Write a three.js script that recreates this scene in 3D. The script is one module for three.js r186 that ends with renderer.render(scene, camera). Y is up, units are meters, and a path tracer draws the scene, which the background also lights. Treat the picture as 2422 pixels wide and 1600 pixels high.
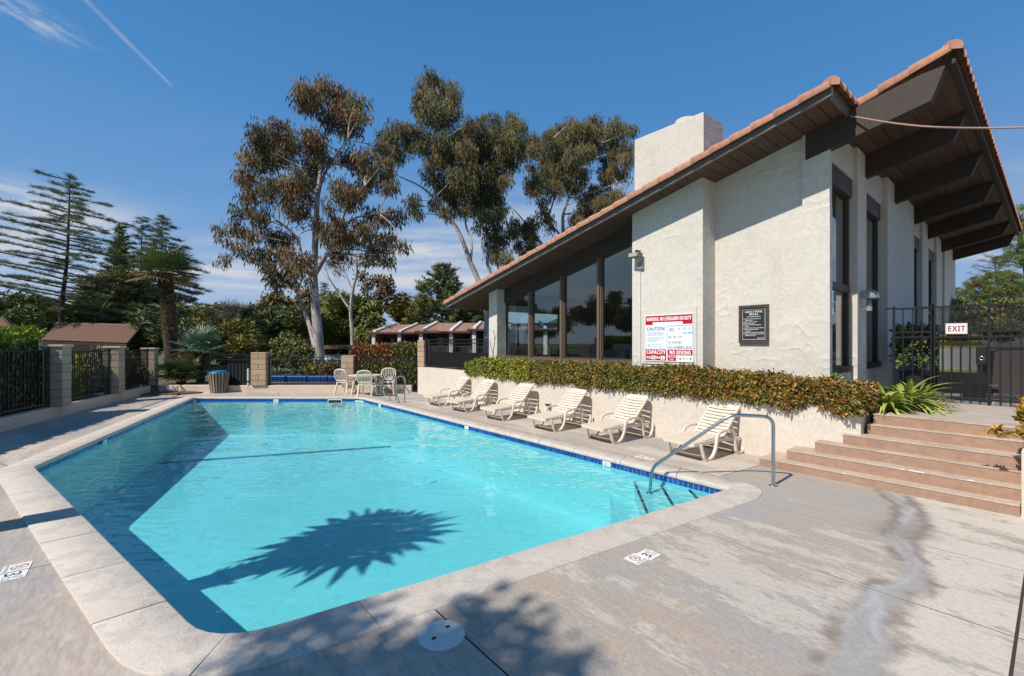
import * as THREE from 'three';
import { mergeGeometries, toCreasedNormals } from 'three/addons/utils/BufferGeometryUtils.js';
import { RoundedBoxGeometry } from 'three/addons/geometries/RoundedBoxGeometry.js';

// ------------------------------------------------------------------ camera, sky, sun, exposure
// Plan axes: v runs from the pool towards the clubhouse (world +x), u runs along its front (world -z), y is up.
const YAW = THREE.MathUtils.degToRad(39.52), CY = Math.cos(YAW), SY = Math.sin(YAW), FOC = 1068;
const scene = new THREE.Scene();
const camera = new THREE.PerspectiveCamera(2 * Math.atan(800 / FOC) * 180 / Math.PI, 2422 / 1600, 0.1, 3000);
camera.position.set(0, 1.8, 0);
camera.lookAt(SY, 1.8, -CY);
camera.setViewOffset(2422, 1600, 0, -12, 2422, 1600);
scene.add(camera);
const renderer = new THREE.WebGLRenderer({ antialias: true });
renderer.toneMapping = THREE.LinearToneMapping;
renderer.toneMappingExposure = 1.0;
renderer.shadowMap.enabled = true;

const SUN_EL = THREE.MathUtils.degToRad(48.5), SUN_AZ = 0.035;
const toSun = new THREE.Vector3(-Math.cos(SUN_EL) * Math.cos(SUN_AZ), Math.sin(SUN_EL), Math.cos(SUN_EL) * Math.sin(SUN_AZ));
const sun = new THREE.DirectionalLight(new THREE.Color(1.0, 0.94, 0.85), 5.0);
sun.target.position.set(4, 0, -9); sun.position.copy(sun.target.position).addScaledVector(toSun, 60);
sun.castShadow = true; sun.shadow.mapSize.set(4096, 4096); sun.shadow.radius = 1;
Object.assign(sun.shadow.camera, { left: -40, right: 40, top: 40, bottom: -40, near: 1, far: 150 });
scene.add(sun, sun.target);

// ------------------------------------------------------------------ numbers, noise
function rng(seed) { let a = seed >>> 0; return () => { a = (a + 0x6D2B79F5) | 0; let t = Math.imul(a ^ (a >>> 15), 1 | a); t = (t + Math.imul(t ^ (t >>> 7), 61 | t)) ^ t; return ((t ^ (t >>> 14)) >>> 0) / 4294967296; }; }
const lerp = (a, b, t) => a + (b - a) * t, clamp = (x, a = 0, b = 1) => Math.min(b, Math.max(a, x));
const sstep = (a, b, x) => { const t = clamp((x - a) / (b - a)); return t * t * (3 - 2 * t); };
function hash2(x, y, s) { let h = Math.imul(x | 0, 374761393) ^ Math.imul(y | 0, 668265263) ^ Math.imul(s | 0, 2246822519); h = Math.imul(h ^ (h >>> 13), 1274126177); return ((h ^ (h >>> 16)) >>> 0) / 4294967296; }
function vnoise(x, y, px, py, s) {           // value noise, period px by py (0: none)
  const x0 = Math.floor(x), y0 = Math.floor(y), fx = x - x0, fy = y - y0, w = (n, p) => p ? ((n % p) + p) % p : n;
  const a = hash2(w(x0, px), w(y0, py), s), b = hash2(w(x0 + 1, px), w(y0, py), s), c = hash2(w(x0, px), w(y0 + 1, py), s), d = hash2(w(x0 + 1, px), w(y0 + 1, py), s);
  const ux = fx * fx * (3 - 2 * fx), uy = fy * fy * (3 - 2 * fy);
  return lerp(lerp(a, b, ux), lerp(c, d, ux), uy);
}
function fbm(x, y, px, py, s, oct = 4, gain = 0.5) { let t = 0, n = 0, a = 1; for (let o = 0; o < oct; o++) { t += a * vnoise(x, y, px, py, s + o * 17); n += a; a *= gain; x *= 2; y *= 2; px *= 2; py *= 2; } return t / n; }
const V = (v, y, u) => new THREE.Vector3(v, y, -u);
// a surveyed place: a pixel of the photograph taken to a distance F ahead of where the photographer stood
const at = (px, py, F) => { const R = (px - 1211) / FOC * F; return new THREE.Vector3(CY * R + SY * F, 1.8 - (py - 812) / FOC * F, -(CY * F - SY * R)); };
const S = c => new THREE.Color(c);
const lin = (c) => { const k = S(c); return [k.r, k.g, k.b]; };

// ------------------------------------------------------------------ sky
{
  const W = 3072, H = 1536, data = new Float32Array(W * H * 4);
  const stops = [[0, 0xb0c4da], [4, 0xa0bddd], [9, 0x86add8], [16, 0x699bd0], [26, 0x4f8bc6], [38, 0x3f7cb8], [60, 0x346ea8], [90, 0x2d6196]].map(([e, c]) => [e, ...lin(c)]);
  const dirOf = (px, py) => at(px, py, 1).sub(new THREE.Vector3(0, 1.8, 0)).normalize();
  const c0 = dirOf(196, -6), c1 = dirOf(410, 208), cn = new THREE.Vector3().crossVectors(c0, c1).normalize(), cspan = Math.acos(c0.dot(c1));
  const t1 = new THREE.Vector3().crossVectors(cn, c0).normalize();
  const d = new THREE.Vector3();
  for (let j = 0; j < H; j++) {
    const el = ((j + 0.5) / H - 0.5) * Math.PI, y = Math.sin(el), cr = Math.cos(el), deg = el * 180 / Math.PI;
    let k = 0; const e = Math.max(deg, 0); while (k < stops.length - 2 && stops[k + 1][0] < e) k++;
    const t = clamp((e - stops[k][0]) / (stops[k + 1][0] - stops[k][0])), base = [1, 2, 3].map(c => lerp(stops[k][c], stops[k + 1][c], t));
    for (let i = 0; i < W; i++) {
      const az = ((i + 0.5) / W - 0.5) * 2 * Math.PI, x = Math.cos(az) * cr, z = Math.sin(az) * cr, o = (j * W + i) * 4;
      let r = base[0], g = base[1], b = base[2];
      const away = 1 - 0.10 * (x * 0.9 + 0.1) * (1 - y);           // a little deeper away from the sun
      r *= away; g *= away; b *= lerp(away, 1, 0.5);
      if (deg > 0 && deg < 34) {                                    // thin high cloud, drawn out into streaks low over the horizon
        const q = 1 / (y + 0.12), wx = x * q, wz = z * q, s = wx * 0.75 + wz * 0.66, w = wx * -0.66 + wz * 0.75;
        const wisps = fbm(s * 0.9 + 40, w * 3.2 + 11, 0, 0, 5, 5, 0.55), veil = fbm(s * 0.35 + 9, w * 0.9 + 4, 0, 0, 77, 3);
        const m = clamp(sstep(0.45, 0.78, wisps) * 0.75 * sstep(0.32, 0.6, veil) + 0.22 * sstep(0.4, 0.75, veil)) * (1 - sstep(13, 24, deg)) * sstep(0, 2, deg);
        r = lerp(r, 0.52, m); g = lerp(g, 0.59, m); b = lerp(b, 0.70, m);
      }
      if (deg > 15) {                                               // one contrail, widening and fading with age, and one tuft
        d.set(x, y, z);
        const off = Math.abs(d.dot(cn)), a = Math.atan2(d.dot(t1), d.dot(c0));
        if (off < 0.012 && a < cspan && a > -0.8) {
          const age = clamp((cspan - a) / cspan, 0, 4), wd = 0.0007 + 0.0024 * Math.min(age, 2), m = Math.exp(-off * off / (wd * wd)) * sstep(0, 0.05, age) * (0.5 - 0.26 * Math.min(age, 1)) * (0.75 + 0.5 * vnoise(a * 90, 0, 0, 0, 3));
          r = lerp(r, 0.56, m); g = lerp(g, 0.62, m); b = lerp(b, 0.72, m);
        }
      }
      data[o] = r; data[o + 1] = g; data[o + 2] = b; data[o + 3] = 1;
    }
  }
  const tuft = (px, py, rx, ry, turn, s, str) => {                  // a soft patch of cirrus round one direction
    const c = dirOf(px, py), right = new THREE.Vector3(CY, 0, SY), up = new THREE.Vector3().crossVectors(right, c).normalize(), rt = new THREE.Vector3().crossVectors(c, up).normalize();
    for (let j = H / 2 | 0; j < H; j++) { const el = ((j + 0.5) / H - 0.5) * Math.PI, y = Math.sin(el), cr = Math.cos(el); if (Math.abs(el - Math.asin(c.y)) > 0.35) continue;
      for (let i = 0; i < W; i++) { const az = ((i + 0.5) / W - 0.5) * 2 * Math.PI; d.set(Math.cos(az) * cr, y, Math.sin(az) * cr); if (d.dot(c) < 0.9) continue;
        const a = d.dot(rt), b = d.dot(up), p = (a * Math.cos(turn) + b * Math.sin(turn)) / rx, q = (-a * Math.sin(turn) + b * Math.cos(turn)) / ry, f = Math.exp(-(p * p + q * q));
        if (f < 0.01) continue;
        const m = clamp(f * 1.5 * sstep(0.28, 0.75, fbm(p * 2 + 7, q * 4 + 3, 0, 0, s, 4)) * str), o = (j * W + i) * 4;
        data[o] = lerp(data[o], 0.62, m); data[o + 1] = lerp(data[o + 1], 0.65, m); data[o + 2] = lerp(data[o + 2], 0.72, m); } }
  };
  tuft(40, 25, 0.05, 0.014, -0.65, 21, 0.5);
  tuft(20, 480, 0.09, 0.022, -0.3, 22, 1.1);
  tuft(20, 545, 0.12, 0.05, 0.0, 23, 0.7);
  tuft(560, 650, 0.22, 0.028, -0.1, 24, 0.75);
  tuft(980, 600, 0.16, 0.035, 0.0, 25, 0.8);
  tuft(1060, 660, 0.22, 0.05, 0.0, 26, 0.8);
  const sky = new THREE.DataTexture(data, W, H, THREE.RGBAFormat, THREE.FloatType);
  sky.mapping = THREE.EquirectangularReflectionMapping; sky.magFilter = sky.minFilter = THREE.LinearFilter; sky.needsUpdate = true;
  scene.background = sky; scene.environment = sky;
}

// ------------------------------------------------------------------ textures
function tex(w, h, f, { srgb = true, size = 1, sizeY } = {}) {       // f(x, y) -> [r, g, b] in 0..255 (colour as sRGB)
  const d = new Uint8Array(w * h * 4);
  for (let j = 0; j < h; j++) for (let i = 0; i < w; i++) { const c = f(i / w, j / h), o = (j * w + i) * 4; d[o] = clamp(c[0], 0, 255); d[o + 1] = clamp(c[1], 0, 255); d[o + 2] = clamp(c[2], 0, 255); d[o + 3] = 255; }
  const t = new THREE.DataTexture(d, w, h, THREE.RGBAFormat); t.magFilter = THREE.LinearFilter; t.minFilter = THREE.LinearMipmapLinearFilter; t.generateMipmaps = true;
  t.wrapS = t.wrapT = THREE.RepeatWrapping; t.repeat.set(1 / size, 1 / (sizeY ?? size)); if (srgb) t.colorSpace = THREE.SRGBColorSpace; t.needsUpdate = true; return t;
}
const mono = (w, h, f, o = {}) => tex(w, h, (x, y) => { const g = f(x, y) * 255; return [g, g, g]; }, { srgb: false, ...o });
const tint = (c, k) => [c[0] * k, c[1] * k, c[2] * k];
const mixc = (a, b, t) => [lerp(a[0], b[0], t), lerp(a[1], b[1], t), lerp(a[2], b[2], t)];
const hx = h => [(h >> 16) & 255, (h >> 8) & 255, h & 255];

const stuccoBump = mono(1024, 1024, (x, y) => { const wx = fbm(x * 3, y * 3, 3, 3, 51, 3) * 1.2, a = fbm(x * 5 + wx, y * 8 + wx * 0.7, 0, 0, 31, 4, 0.55); const mx = Math.min(x, 1 - x, y, 1 - y), t = sstep(0, 0.08, mx); const ridge = Math.pow(1 - Math.abs(2 * fbm(x * 7, y * 9, 7, 9, 71, 3) - 1), 7) * sstep(0.45, 0.7, fbm(x * 4, y * 4, 4, 4, 77, 2)); return clamp(lerp(0.5, a, t) * 0.6 + 0.30 * ridge + 0.07 * fbm(x * 90, y * 90, 90, 90, 5, 2)); }, { size: 3.3 });
const stuccoMap = (c, d) => tex(512, 512, (x, y) => { const n = fbm(x * 4, y * 4, 4, 4, 8, 5), s = sstep(0.62, 0.8, fbm(x * 7, y * 5, 7, 5, 18, 4)); return tint(mixc(hx(c), hx(d), 0.55 * n + 0.3 * s), 0.97 + 0.06 * fbm(x * 90, y * 90, 90, 90, 2, 1)); }, { size: 3.1 });
const concreteMap = tex(1024, 1024, (x, y) => {                      // broom-swept grey-brown deck, x across and y along the sweep
  const st = fbm(x * 40, y * 4, 40, 4, 3, 4, 0.6), big = fbm(x * 4, y * 3, 4, 3, 12, 4), fine = fbm(x * 220, y * 60, 220, 60, 4, 2), pale = sstep(0.56, 0.68, fbm(x * 9, y * 3, 9, 3, 25, 5, 0.6));
  let c = mixc(hx(0xaa9d91), hx(0xbcac9d), st); c = mixc(c, hx(0x989694), sstep(0.5, 0.75, big) * 0.6); c = mixc(c, hx(0xcabfb2), pale * 0.55); return tint(c, 0.92 + 0.16 * fine);
}, { size: 4.2 });
const concreteBump = mono(512, 512, (x, y) => 0.5 * fbm(x * 160, y * 24, 160, 24, 6, 2) + 0.5 * fbm(x * 30, y * 20, 30, 20, 7, 4), { size: 1.6 });
// the slabs in front of the steps: cream scale in streaks over grey-brown concrete, and the wet-weather stain that winds across them
const frontMap = (() => {
  const V0 = 1, V1 = 7.5, U0 = -0.5, U1 = 3.1, trail = [[7.2, 1.35], [6.43, 1.01], [5.69, 0.93], [5.15, 0.89], [4.82, 0.76], [4.43, 0.74], [4.16, 0.77], [3.83, 0.76], [3.4, 0.72], [3.0, 0.68], [2.0, 0.62], [0.6, 0.55]];
  const t = tex(2048, 1152, (x, y) => {
    const v = lerp(V0, V1, x), u = lerp(U0, U1, y);
    let k = 0; while (k < trail.length - 2 && trail[k + 1][0] > v) k++;
    const tt = clamp((v - trail[k][0]) / (trail[k + 1][0] - trail[k][0])), mid = lerp(trail[k][1], trail[k + 1][1], tt);
    const wob = (fbm(v * 2.2, u * 2.2, 0, 0, 41, 3) - 0.5) * 0.22 + (fbm(v * 14, u * 7, 0, 0, 42, 3) - 0.5) * 0.10;
    const off = u - mid + wob, half = 0.085 + 0.045 * vnoise(v * 2, 1, 0, 0, 9) + 0.09 * sstep(4.4, 1.5, v);
    const swept = fbm(v * 60, u * 7, 0, 0, 3, 3, 0.6), big = fbm(v * 1.4, u * 0.9, 0, 0, 5, 4);
    const streak = fbm(v * 3.4 + 2, u * 1.05, 0, 0, 15, 5, 0.62), speck = fbm(v * 46, u * 17, 0, 0, 16, 3, 0.65), far = sstep(0.0, -0.25, off);   // far: beyond the stain the scale covers nearly all
    let c = mixc(hx(0x9c948a), hx(0xb0a294), swept); c = mixc(c, hx(0x9c9a98), 0.55 * sstep(0.45, 0.7, big)); c = mixc(c, hx(0xb59b85), 0.35 * sstep(0.55, 0.75, fbm(v * 2.1, u * 1.2, 0, 0, 61, 3)));
    const pale = sstep(0.0, 0.14, streak - lerp(0.565, 0.30, far) + (speck - 0.5) * 0.30) * lerp(0.60, 0.90, far) * (1 - 0.75 * sstep(5.3, 5.5, v) * (1 - far));
    c = mixc(c, hx(0xc9beb0), pale);
    const inside = sstep(half + 0.02, half - 0.05, Math.abs(off)), rim = Math.exp(-(((Math.abs(off) - half) / 0.05) ** 2)) * sstep(0.28, 0.62, fbm(v * 4, u * 4, 0, 0, 71, 3));
    c = mixc(c, hx(0x9d9893), inside * 0.9); c = mixc(c, hx(0x75675e), clamp(rim * 0.62));
    const low = u - mid + (fbm(v * 2.2, u * 2.2, 0, 0, 41, 3) - 0.5) * 0.22, line = Math.exp(-(((low + 0.05 * Math.sin(v * 4)) / 0.024) ** 2)) + 0.8 * Math.exp(-(((low - 0.07 + 0.03 * Math.sin(v * 5 + 1)) / 0.02) ** 2));
    c = mixc(c, hx(0xb2b7bc), inside * clamp(line) * 0.5 * sstep(0.3, 0.55, fbm(v * 3, u * 3, 0, 0, 91, 3)));
    const damp = Math.exp(-(((v - 5.62) / 0.3) ** 2) - (((u - 0.95) / 0.22) ** 2)); c = mixc(c, hx(0x87817c), clamp(damp * 1.2) * 0.6 * sstep(0.3, 0.6, fbm(v * 6, u * 6, 0, 0, 51, 3) + 0.15));
    return tint(c, 0.90 + 0.2 * fbm(v * 190, u * 60, 0, 0, 2, 2));
  }, { size: V1 - V0, sizeY: U1 - U0 });
  t.offset.set(-V0 / (V1 - V0), -U0 / (U1 - U0)); return t;
})();
const copingMap = tex(1024, 1024, (x, y) => { const a = fbm(x * 6, y * 6, 6, 6, 3, 5, 0.6), g = sstep(0.56, 0.7, fbm(x * 10, y * 10, 10, 10, 23, 5, 0.65)); let c = mixc(hx(0xcdc3b6), hx(0xbcb0a4), a); c = mixc(c, hx(0xa59d93), g * 0.38); const pit = sstep(0.76, 0.84, fbm(x * 130, y * 130, 130, 130, 5, 2)); return tint(mixc(c, hx(0x867f76), pit * 0.5), 0.95 + 0.1 * vnoise(x * 300, y * 300, 300, 300, 2)); }, { size: 1.7 });
const copingBump = mono(512, 512, (x, y) => 0.6 * fbm(x * 24, y * 24, 24, 24, 3, 4, 0.6) + 0.4 * (1 - sstep(0.7, 0.84, fbm(x * 110, y * 110, 110, 110, 5, 2))), { size: 1.1 });
const plasterMap = tex(512, 512, (x, y) => tint(mixc(hx(0xeaf6f6), hx(0xdcedef), fbm(x * 5, y * 5, 5, 5, 4, 4)), 0.97 + 0.05 * fbm(x * 60, y * 60, 60, 60, 3, 2)), { size: 2.4 });
const plasterBump = mono(512, 512, (x, y) => fbm(x * 10, y * 10, 10, 10, 41, 4), { size: 1.8 });
const grainMap = (a, b, size = 0.9) => tex(512, 512, (x, y) => { const n = fbm(x * 60, y * 3, 60, 3, 3, 4, 0.6), k = fbm(x * 8, y * 2, 8, 2, 6, 3); return tint(mixc(hx(a), hx(b), n * 0.7 + k * 0.3), 0.9 + 0.2 * vnoise(x * 200, y * 8, 200, 8, 5)); }, { size });
const darkWood = grainMap(0x382d27, 0x4e4038), grainBump = mono(512, 512, (x, y) => fbm(x * 70, y * 3, 70, 3, 3, 4, 0.6), { size: 0.7 });
const clayMap = tex(512, 512, (x, y) => { const n = fbm(x * 6, y * 6, 6, 6, 3, 5, 0.6), s = sstep(0.6, 0.75, fbm(x * 9, y * 14, 9, 14, 13, 4)); return tint(mixc(mixc(hx(0xaa7660), hx(0xbd8b72), n), hx(0x8c6351), s * 0.5), 0.93 + 0.12 * vnoise(x * 120, y * 120, 120, 120, 2)); }, { size: 0.8 });
const stepMap = tex(512, 512, (x, y) => { const n = fbm(x * 5, y * 5, 5, 5, 3, 4), s = fbm(x * 40, y * 40, 40, 40, 9, 3); return tint(mixc(hx(0x9c7d69), hx(0xab8b76), n), 0.92 + 0.15 * s); }, { size: 1.9 });
const treadMap = tex(512, 512, (x, y) => { const n = fbm(x * 7, y * 7, 7, 7, 23, 5, 0.6), s = fbm(x * 60, y * 60, 60, 60, 9, 2), w = sstep(0.5, 0.68, fbm(x * 4, y * 4, 4, 4, 43, 4)); return tint(mixc(mixc(hx(0xb29c8a), hx(0xc4b3a2), n), hx(0xa98e7a), w * 0.6), 0.9 + 0.18 * s); }, { size: 1.3 });
const blockMap = tex(512, 512, (x, y) => { const n = fbm(x * 12, y * 12, 12, 12, 3, 5, 0.65); return tint(mixc(hx(0xa48a6f), hx(0xc6ab8d), n), 0.88 + 0.22 * vnoise(x * 140, y * 140, 140, 140, 2)); }, { size: 0.5 });
const roughBump = mono(512, 512, (x, y) => fbm(x * 16, y * 16, 16, 16, 3, 5, 0.65), { size: 0.5 });
const barkMap = (a, b, c) => tex(512, 512, (x, y) => { const n = fbm(x * 14, y * 3, 14, 3, 3, 5, 0.6), p = sstep(0.55, 0.7, fbm(x * 5, y * 3, 5, 3, 33, 4)); return tint(mixc(mixc(hx(a), hx(b), n), hx(c), p * 0.7), 0.85 + 0.3 * fbm(x * 60, y * 12, 60, 12, 7, 2)); }, { size: 1.6 });
const shingleMap = tex(512, 512, (x, y) => { const row = Math.floor(y * 24), n = vnoise(Math.floor(x * 30 + (row % 2) * 0.5), row, 30, 24, 6), g = fbm(x * 7, y * 7, 7, 7, 4, 4); return tint(mixc(hx(0xa88270), hx(0x8c6a5a), g), 0.85 + 0.25 * n); }, { size: 3.4 });
const soilMap = tex(512, 512, (x, y) => { const n = fbm(x * 20, y * 20, 20, 20, 3, 4, 0.7), s = sstep(0.7, 0.76, fbm(x * 50, y * 50, 50, 50, 8, 2)); return mixc(mixc(hx(0x4a3d30), hx(0x6b5a45), n), hx(0xb7ab98), s * 0.7); }, { size: 1.3 });
const grassMap = tex(512, 512, (x, y) => mixc(hx(0x3f4a26), hx(0x6a6a3c), fbm(x * 18, y * 18, 18, 18, 3, 5, 0.65)), { size: 6 });
const waterNormal = (() => {
  const n = 1024, h = new Float32Array(n * n), R = rng(7), waves = [];
  for (let k = 0; k < 46; k++) { const f = 3 + Math.floor(Math.pow(R(), 1.4) * 34), a = 0.35 + (R() - 0.5) * 2.1, kx = Math.round(Math.cos(a) * f), ky = Math.round(Math.sin(a) * f); waves.push([kx, ky, R() * 6.283, 1 / Math.pow(Math.hypot(kx, ky) + 1, 1.15)]); }
  for (let j = 0; j < n; j++) for (let i = 0; i < n; i++) { const x = i / n, y = j / n, wx = fbm(x * 4, y * 4, 4, 4, 3, 2) * 0.10; let s = 0; for (const [kx, ky, p, a] of waves) s += a * Math.sin(6.28318 * (kx * (x + wx) + ky * (y + wx)) + p); h[j * n + i] = s; }
  const t = tex(n, n, (x, y) => { const i = Math.round(x * n), j = Math.round(y * n), q = (a, b) => h[((b + n) % n) * n + ((a + n) % n)]; const dx = (q(i + 1, j) - q(i - 1, j)) * 9, dy = (q(i, j + 1) - q(i, j - 1)) * 9, l = Math.hypot(dx, dy, 1); return [127.5 - 127.5 * dx / l, 127.5 - 127.5 * dy / l, 127.5 + 127.5 / l]; }, { srgb: false, size: 3.1 });
  return t;
})();
function canvasTex(w, h, draw) { const c = document.createElement('canvas'); c.width = w; c.height = h; const g = c.getContext('2d'); draw(g, w, h); const t = new THREE.CanvasTexture(c); t.colorSpace = THREE.SRGBColorSpace; t.anisotropy = 8; return t; }

// ------------------------------------------------------------------ materials
const mat = (color, roughness = 0.8, o = {}) => new THREE.MeshStandardMaterial({ color: typeof color === 'number' ? S(color) : color, roughness, metalness: 0, ...o });
const M = {
  concrete: mat(0xffffff, 0.9, { map: concreteMap, bumpMap: concreteBump, bumpScale: 0.002 }),
  concreteFront: mat(0xffffff, 0.9, { map: frontMap, bumpMap: concreteBump, bumpScale: 0.0012 }),
  joint: mat(0x3d342d, 1), coping: mat(0xffffff, 0.85, { map: copingMap, bumpMap: copingBump, bumpScale: 0.004 }),
  plaster: mat(S(0xffffff).multiplyScalar(0.82), 0.7, { map: plasterMap, bumpMap: plasterBump, bumpScale: 0.01 }),
  tileBlue: [0x16408c, 0x1b4996, 0x143a80, 0x2152a4].map(c => mat(c, 0.12)), grout: mat(0xb9c6cf, 0.9), tileDark: mat(0x15324e, 0.2),
  white: mat(S(0xffffff).multiplyScalar(0.82), 0.45), black: mat(0x141414, 0.5),
  stucco: mat(0xffffff, 0.92, { map: stuccoMap(0xd4cdc2, 0xc9c0b3), bumpMap: stuccoBump, bumpScale: 0.026 }),
  stuccoWall: mat(0xffffff, 0.92, { map: stuccoMap(0xd8cdbf, 0xcec1b0), bumpMap: stuccoBump, bumpScale: 0.012 }),
  curb: mat(0xffffff, 0.92, { map: stuccoMap(0xd6c3ae, 0xc0ac97), bumpMap: stuccoBump, bumpScale: 0.010 }),
  wood: mat(S(0xffffff).multiplyScalar(0.86), 0.72, { map: darkWood, bumpMap: grainBump, bumpScale: 0.002 }), frame: mat(0x4a3c34, 0.55), frameLight: mat(0x6b5a4f, 0.5),
  woodBoard: [1, 0.88, 1.1].map(k => mat(new THREE.Color(1.55 * k, 1.32 * k, 1.18 * k), 0.7, { map: darkWood, bumpMap: grainBump, bumpScale: 0.002 })),
  fascia: mat(0x6b625d, 0.7), clay: [[1, 1, 1], [0.93, 0.9, 0.88], [1.06, 1.02, 0.98], [0.98, 1.03, 1.05]].map(k => mat(new THREE.Color(...k), 0.85, { map: clayMap, bumpMap: roughBump, bumpScale: 0.002 })),
  treads: mat(0xffffff, 0.85, { map: treadMap, bumpMap: roughBump, bumpScale: 0.001 }),
  steps: mat(0xffffff, 0.85, { map: stepMap, bumpMap: roughBump, bumpScale: 0.001 }), block: [1, 0.9, 1.08, 0.97].map(k => mat(S(0xffffff).multiplyScalar(k), 0.95, { map: blockMap, bumpMap: roughBump, bumpScale: 0.012 })),
  blockCap: mat(0xc9b8a2, 0.9, { bumpMap: roughBump, bumpScale: 0.004 }), blockGrey: [1, 0.92, 1.06].map(k => mat(S(0xab9882).multiplyScalar(k), 0.95, { bumpMap: roughBump, bumpScale: 0.008 })), mortar: mat(0x77695a, 1),
  iron: mat(0x17181a, 0.45), steel: mat(0xb9bcc0, 0.2, { metalness: 1 }), resin: mat(0xd9cbb9, 0.5), resinDark: mat(0xb8a894, 0.55), soil: mat(0xffffff, 1, { map: soilMap }), ground: mat(0xffffff, 1, { map: grassMap }),
  asphalt: mat(0x4a4a4a, 0.95, { bumpMap: roughBump, bumpScale: 0.004 }), roofShingle: mat(0xffffff, 0.95, { map: shingleMap }), roofClay: mat(0xffffff, 0.9, { map: clayMap }),
  glass: new THREE.MeshPhysicalMaterial({ color: S(0xdfeae6), roughness: 0.0, transmission: 1, thickness: 0, ior: 2.2 }),
  water: new THREE.MeshPhysicalMaterial({ color: new THREE.Color(0.43, 0.85, 0.885), roughness: 0.0, transmission: 1, thickness: 0, ior: 1.33, normalMap: waterNormal, normalScale: new THREE.Vector2(0.13, 0.13) }),
  blueBin: mat(0x164a94, 0.4), grey: mat(0x8b8b8b, 0.6), pvc: mat(0xcfcfcf, 0.4), cable: mat(0xa58474, 0.6), trim: mat(0xded8d0, 0.8), carPaint: new THREE.MeshPhysicalMaterial({ color: S(0xb9bec6), roughness: 0.35, metalness: 0.3, clearcoat: 1, clearcoatRoughness: 0.1 }), carGlass: mat(0x151a20, 0.05),
  interiorWall: mat(0x8b7a6a, 0.9), interiorFloor: mat(0x5d4a3a, 0.7), brownWall: mat(0x6e564a, 0.9), darkOpening: mat(0x23211f, 0.8), curtain: mat(0xa9a6a0, 0.9),
};
for (const k in M) for (const m of [].concat(M[k])) m.name = k;
M.water.side = M.glass.side = THREE.DoubleSide;

// ------------------------------------------------------------------ geometry helpers
function N(g) { let q = g.index ? g.toNonIndexed() : g; for (const a of Object.keys(q.attributes)) if (!['position', 'normal', 'uv'].includes(a)) q.deleteAttribute(a); if (!q.attributes.normal) q.computeVertexNormals(); q.morphAttributes = {}; return q; }
function boxUV(g) {                                                  // uv in metres, from the axes that each face lies along
  g = N(g); const p = g.attributes.position, uv = new Float32Array(p.count * 2), a = new THREE.Vector3(), b = new THREE.Vector3(), c = new THREE.Vector3(), n = new THREE.Vector3();
  for (let i = 0; i < p.count; i += 3) {
    a.fromBufferAttribute(p, i); b.fromBufferAttribute(p, i + 1); c.fromBufferAttribute(p, i + 2); n.copy(b).sub(a).cross(c.clone().sub(a));
    const ax = Math.abs(n.x), ay = Math.abs(n.y), az = Math.abs(n.z);
    [a, b, c].forEach((q, k) => { const o = (i + k) * 2; if (ay >= ax && ay >= az) { uv[o] = q.x; uv[o + 1] = -q.z; } else if (ax >= az) { uv[o] = -q.z; uv[o + 1] = q.y; } else { uv[o] = q.x; uv[o + 1] = q.y; } });
  }
  g.setAttribute('uv', new THREE.BufferAttribute(uv, 2)); return g;
}
const join = gs => gs.length === 1 ? gs[0] : mergeGeometries(gs.map(N));
const box = (v0, v1, y0, y1, u0, u1) => { const g = new THREE.BoxGeometry(Math.abs(v1 - v0), Math.abs(y1 - y0), Math.abs(u1 - u0)); g.translate((v0 + v1) / 2, (y0 + y1) / 2, -(u0 + u1) / 2); return boxUV(g); };
const rbox = (v0, v1, y0, y1, u0, u1, r = 0.02) => { const g = new RoundedBoxGeometry(Math.abs(v1 - v0), Math.abs(y1 - y0), Math.abs(u1 - u0), 2, r); g.translate((v0 + v1) / 2, (y0 + y1) / 2, -(u0 + u1) / 2); return boxUV(g); };
const box3 = (w, h, d, x = 0, y = 0, z = 0) => { const g = new THREE.BoxGeometry(w, h, d); g.translate(x, y, z); return boxUV(g); };
const cyl = (r0, r1, h, x, y, z, seg = 16) => { const g = new THREE.CylinderGeometry(r1, r0, h, seg); g.translate(x, y + h / 2, z); return N(g); };
function plan(pts, y0, y1, bevel = 0) {                              // a prism over a plan polygon of [v, u]
  const s = new THREE.Shape(pts.map(([v, u]) => new THREE.Vector2(v, u)));
  const g = new THREE.ExtrudeGeometry(s, { depth: y1 - y0 - 2 * bevel, bevelEnabled: bevel > 0, bevelSize: bevel, bevelThickness: bevel, bevelOffset: -bevel, bevelSegments: 1 });
  g.translate(0, 0, bevel); g.rotateX(-Math.PI / 2); g.translate(0, y0, 0); return boxUV(g);
}
function front(pts, v0, v1) {                                        // a prism over an elevation polygon of [u, y], from v0 to v1
  const s = new THREE.Shape(pts.map(([u, y]) => new THREE.Vector2(u, y)));
  const g = new THREE.ExtrudeGeometry(s, { depth: Math.abs(v1 - v0), bevelEnabled: false }); g.rotateY(Math.PI / 2); g.translate(Math.min(v0, v1), 0, 0); return boxUV(g);
}
function bar(a, b, w, h = w, up = new THREE.Vector3(0, 1, 0)) {      // a square bar from a to b
  const d = b.clone().sub(a), l = d.length(), z = d.clone().normalize(); let x = new THREE.Vector3().crossVectors(up, z); if (x.lengthSq() < 1e-6) x.set(1, 0, 0); x.normalize(); const y = new THREE.Vector3().crossVectors(z, x);
  const g = new THREE.BoxGeometry(w, h, l); g.applyMatrix4(new THREE.Matrix4().makeBasis(x, y, z).setPosition(a.clone().add(b).multiplyScalar(0.5))); return N(g);
}
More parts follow.
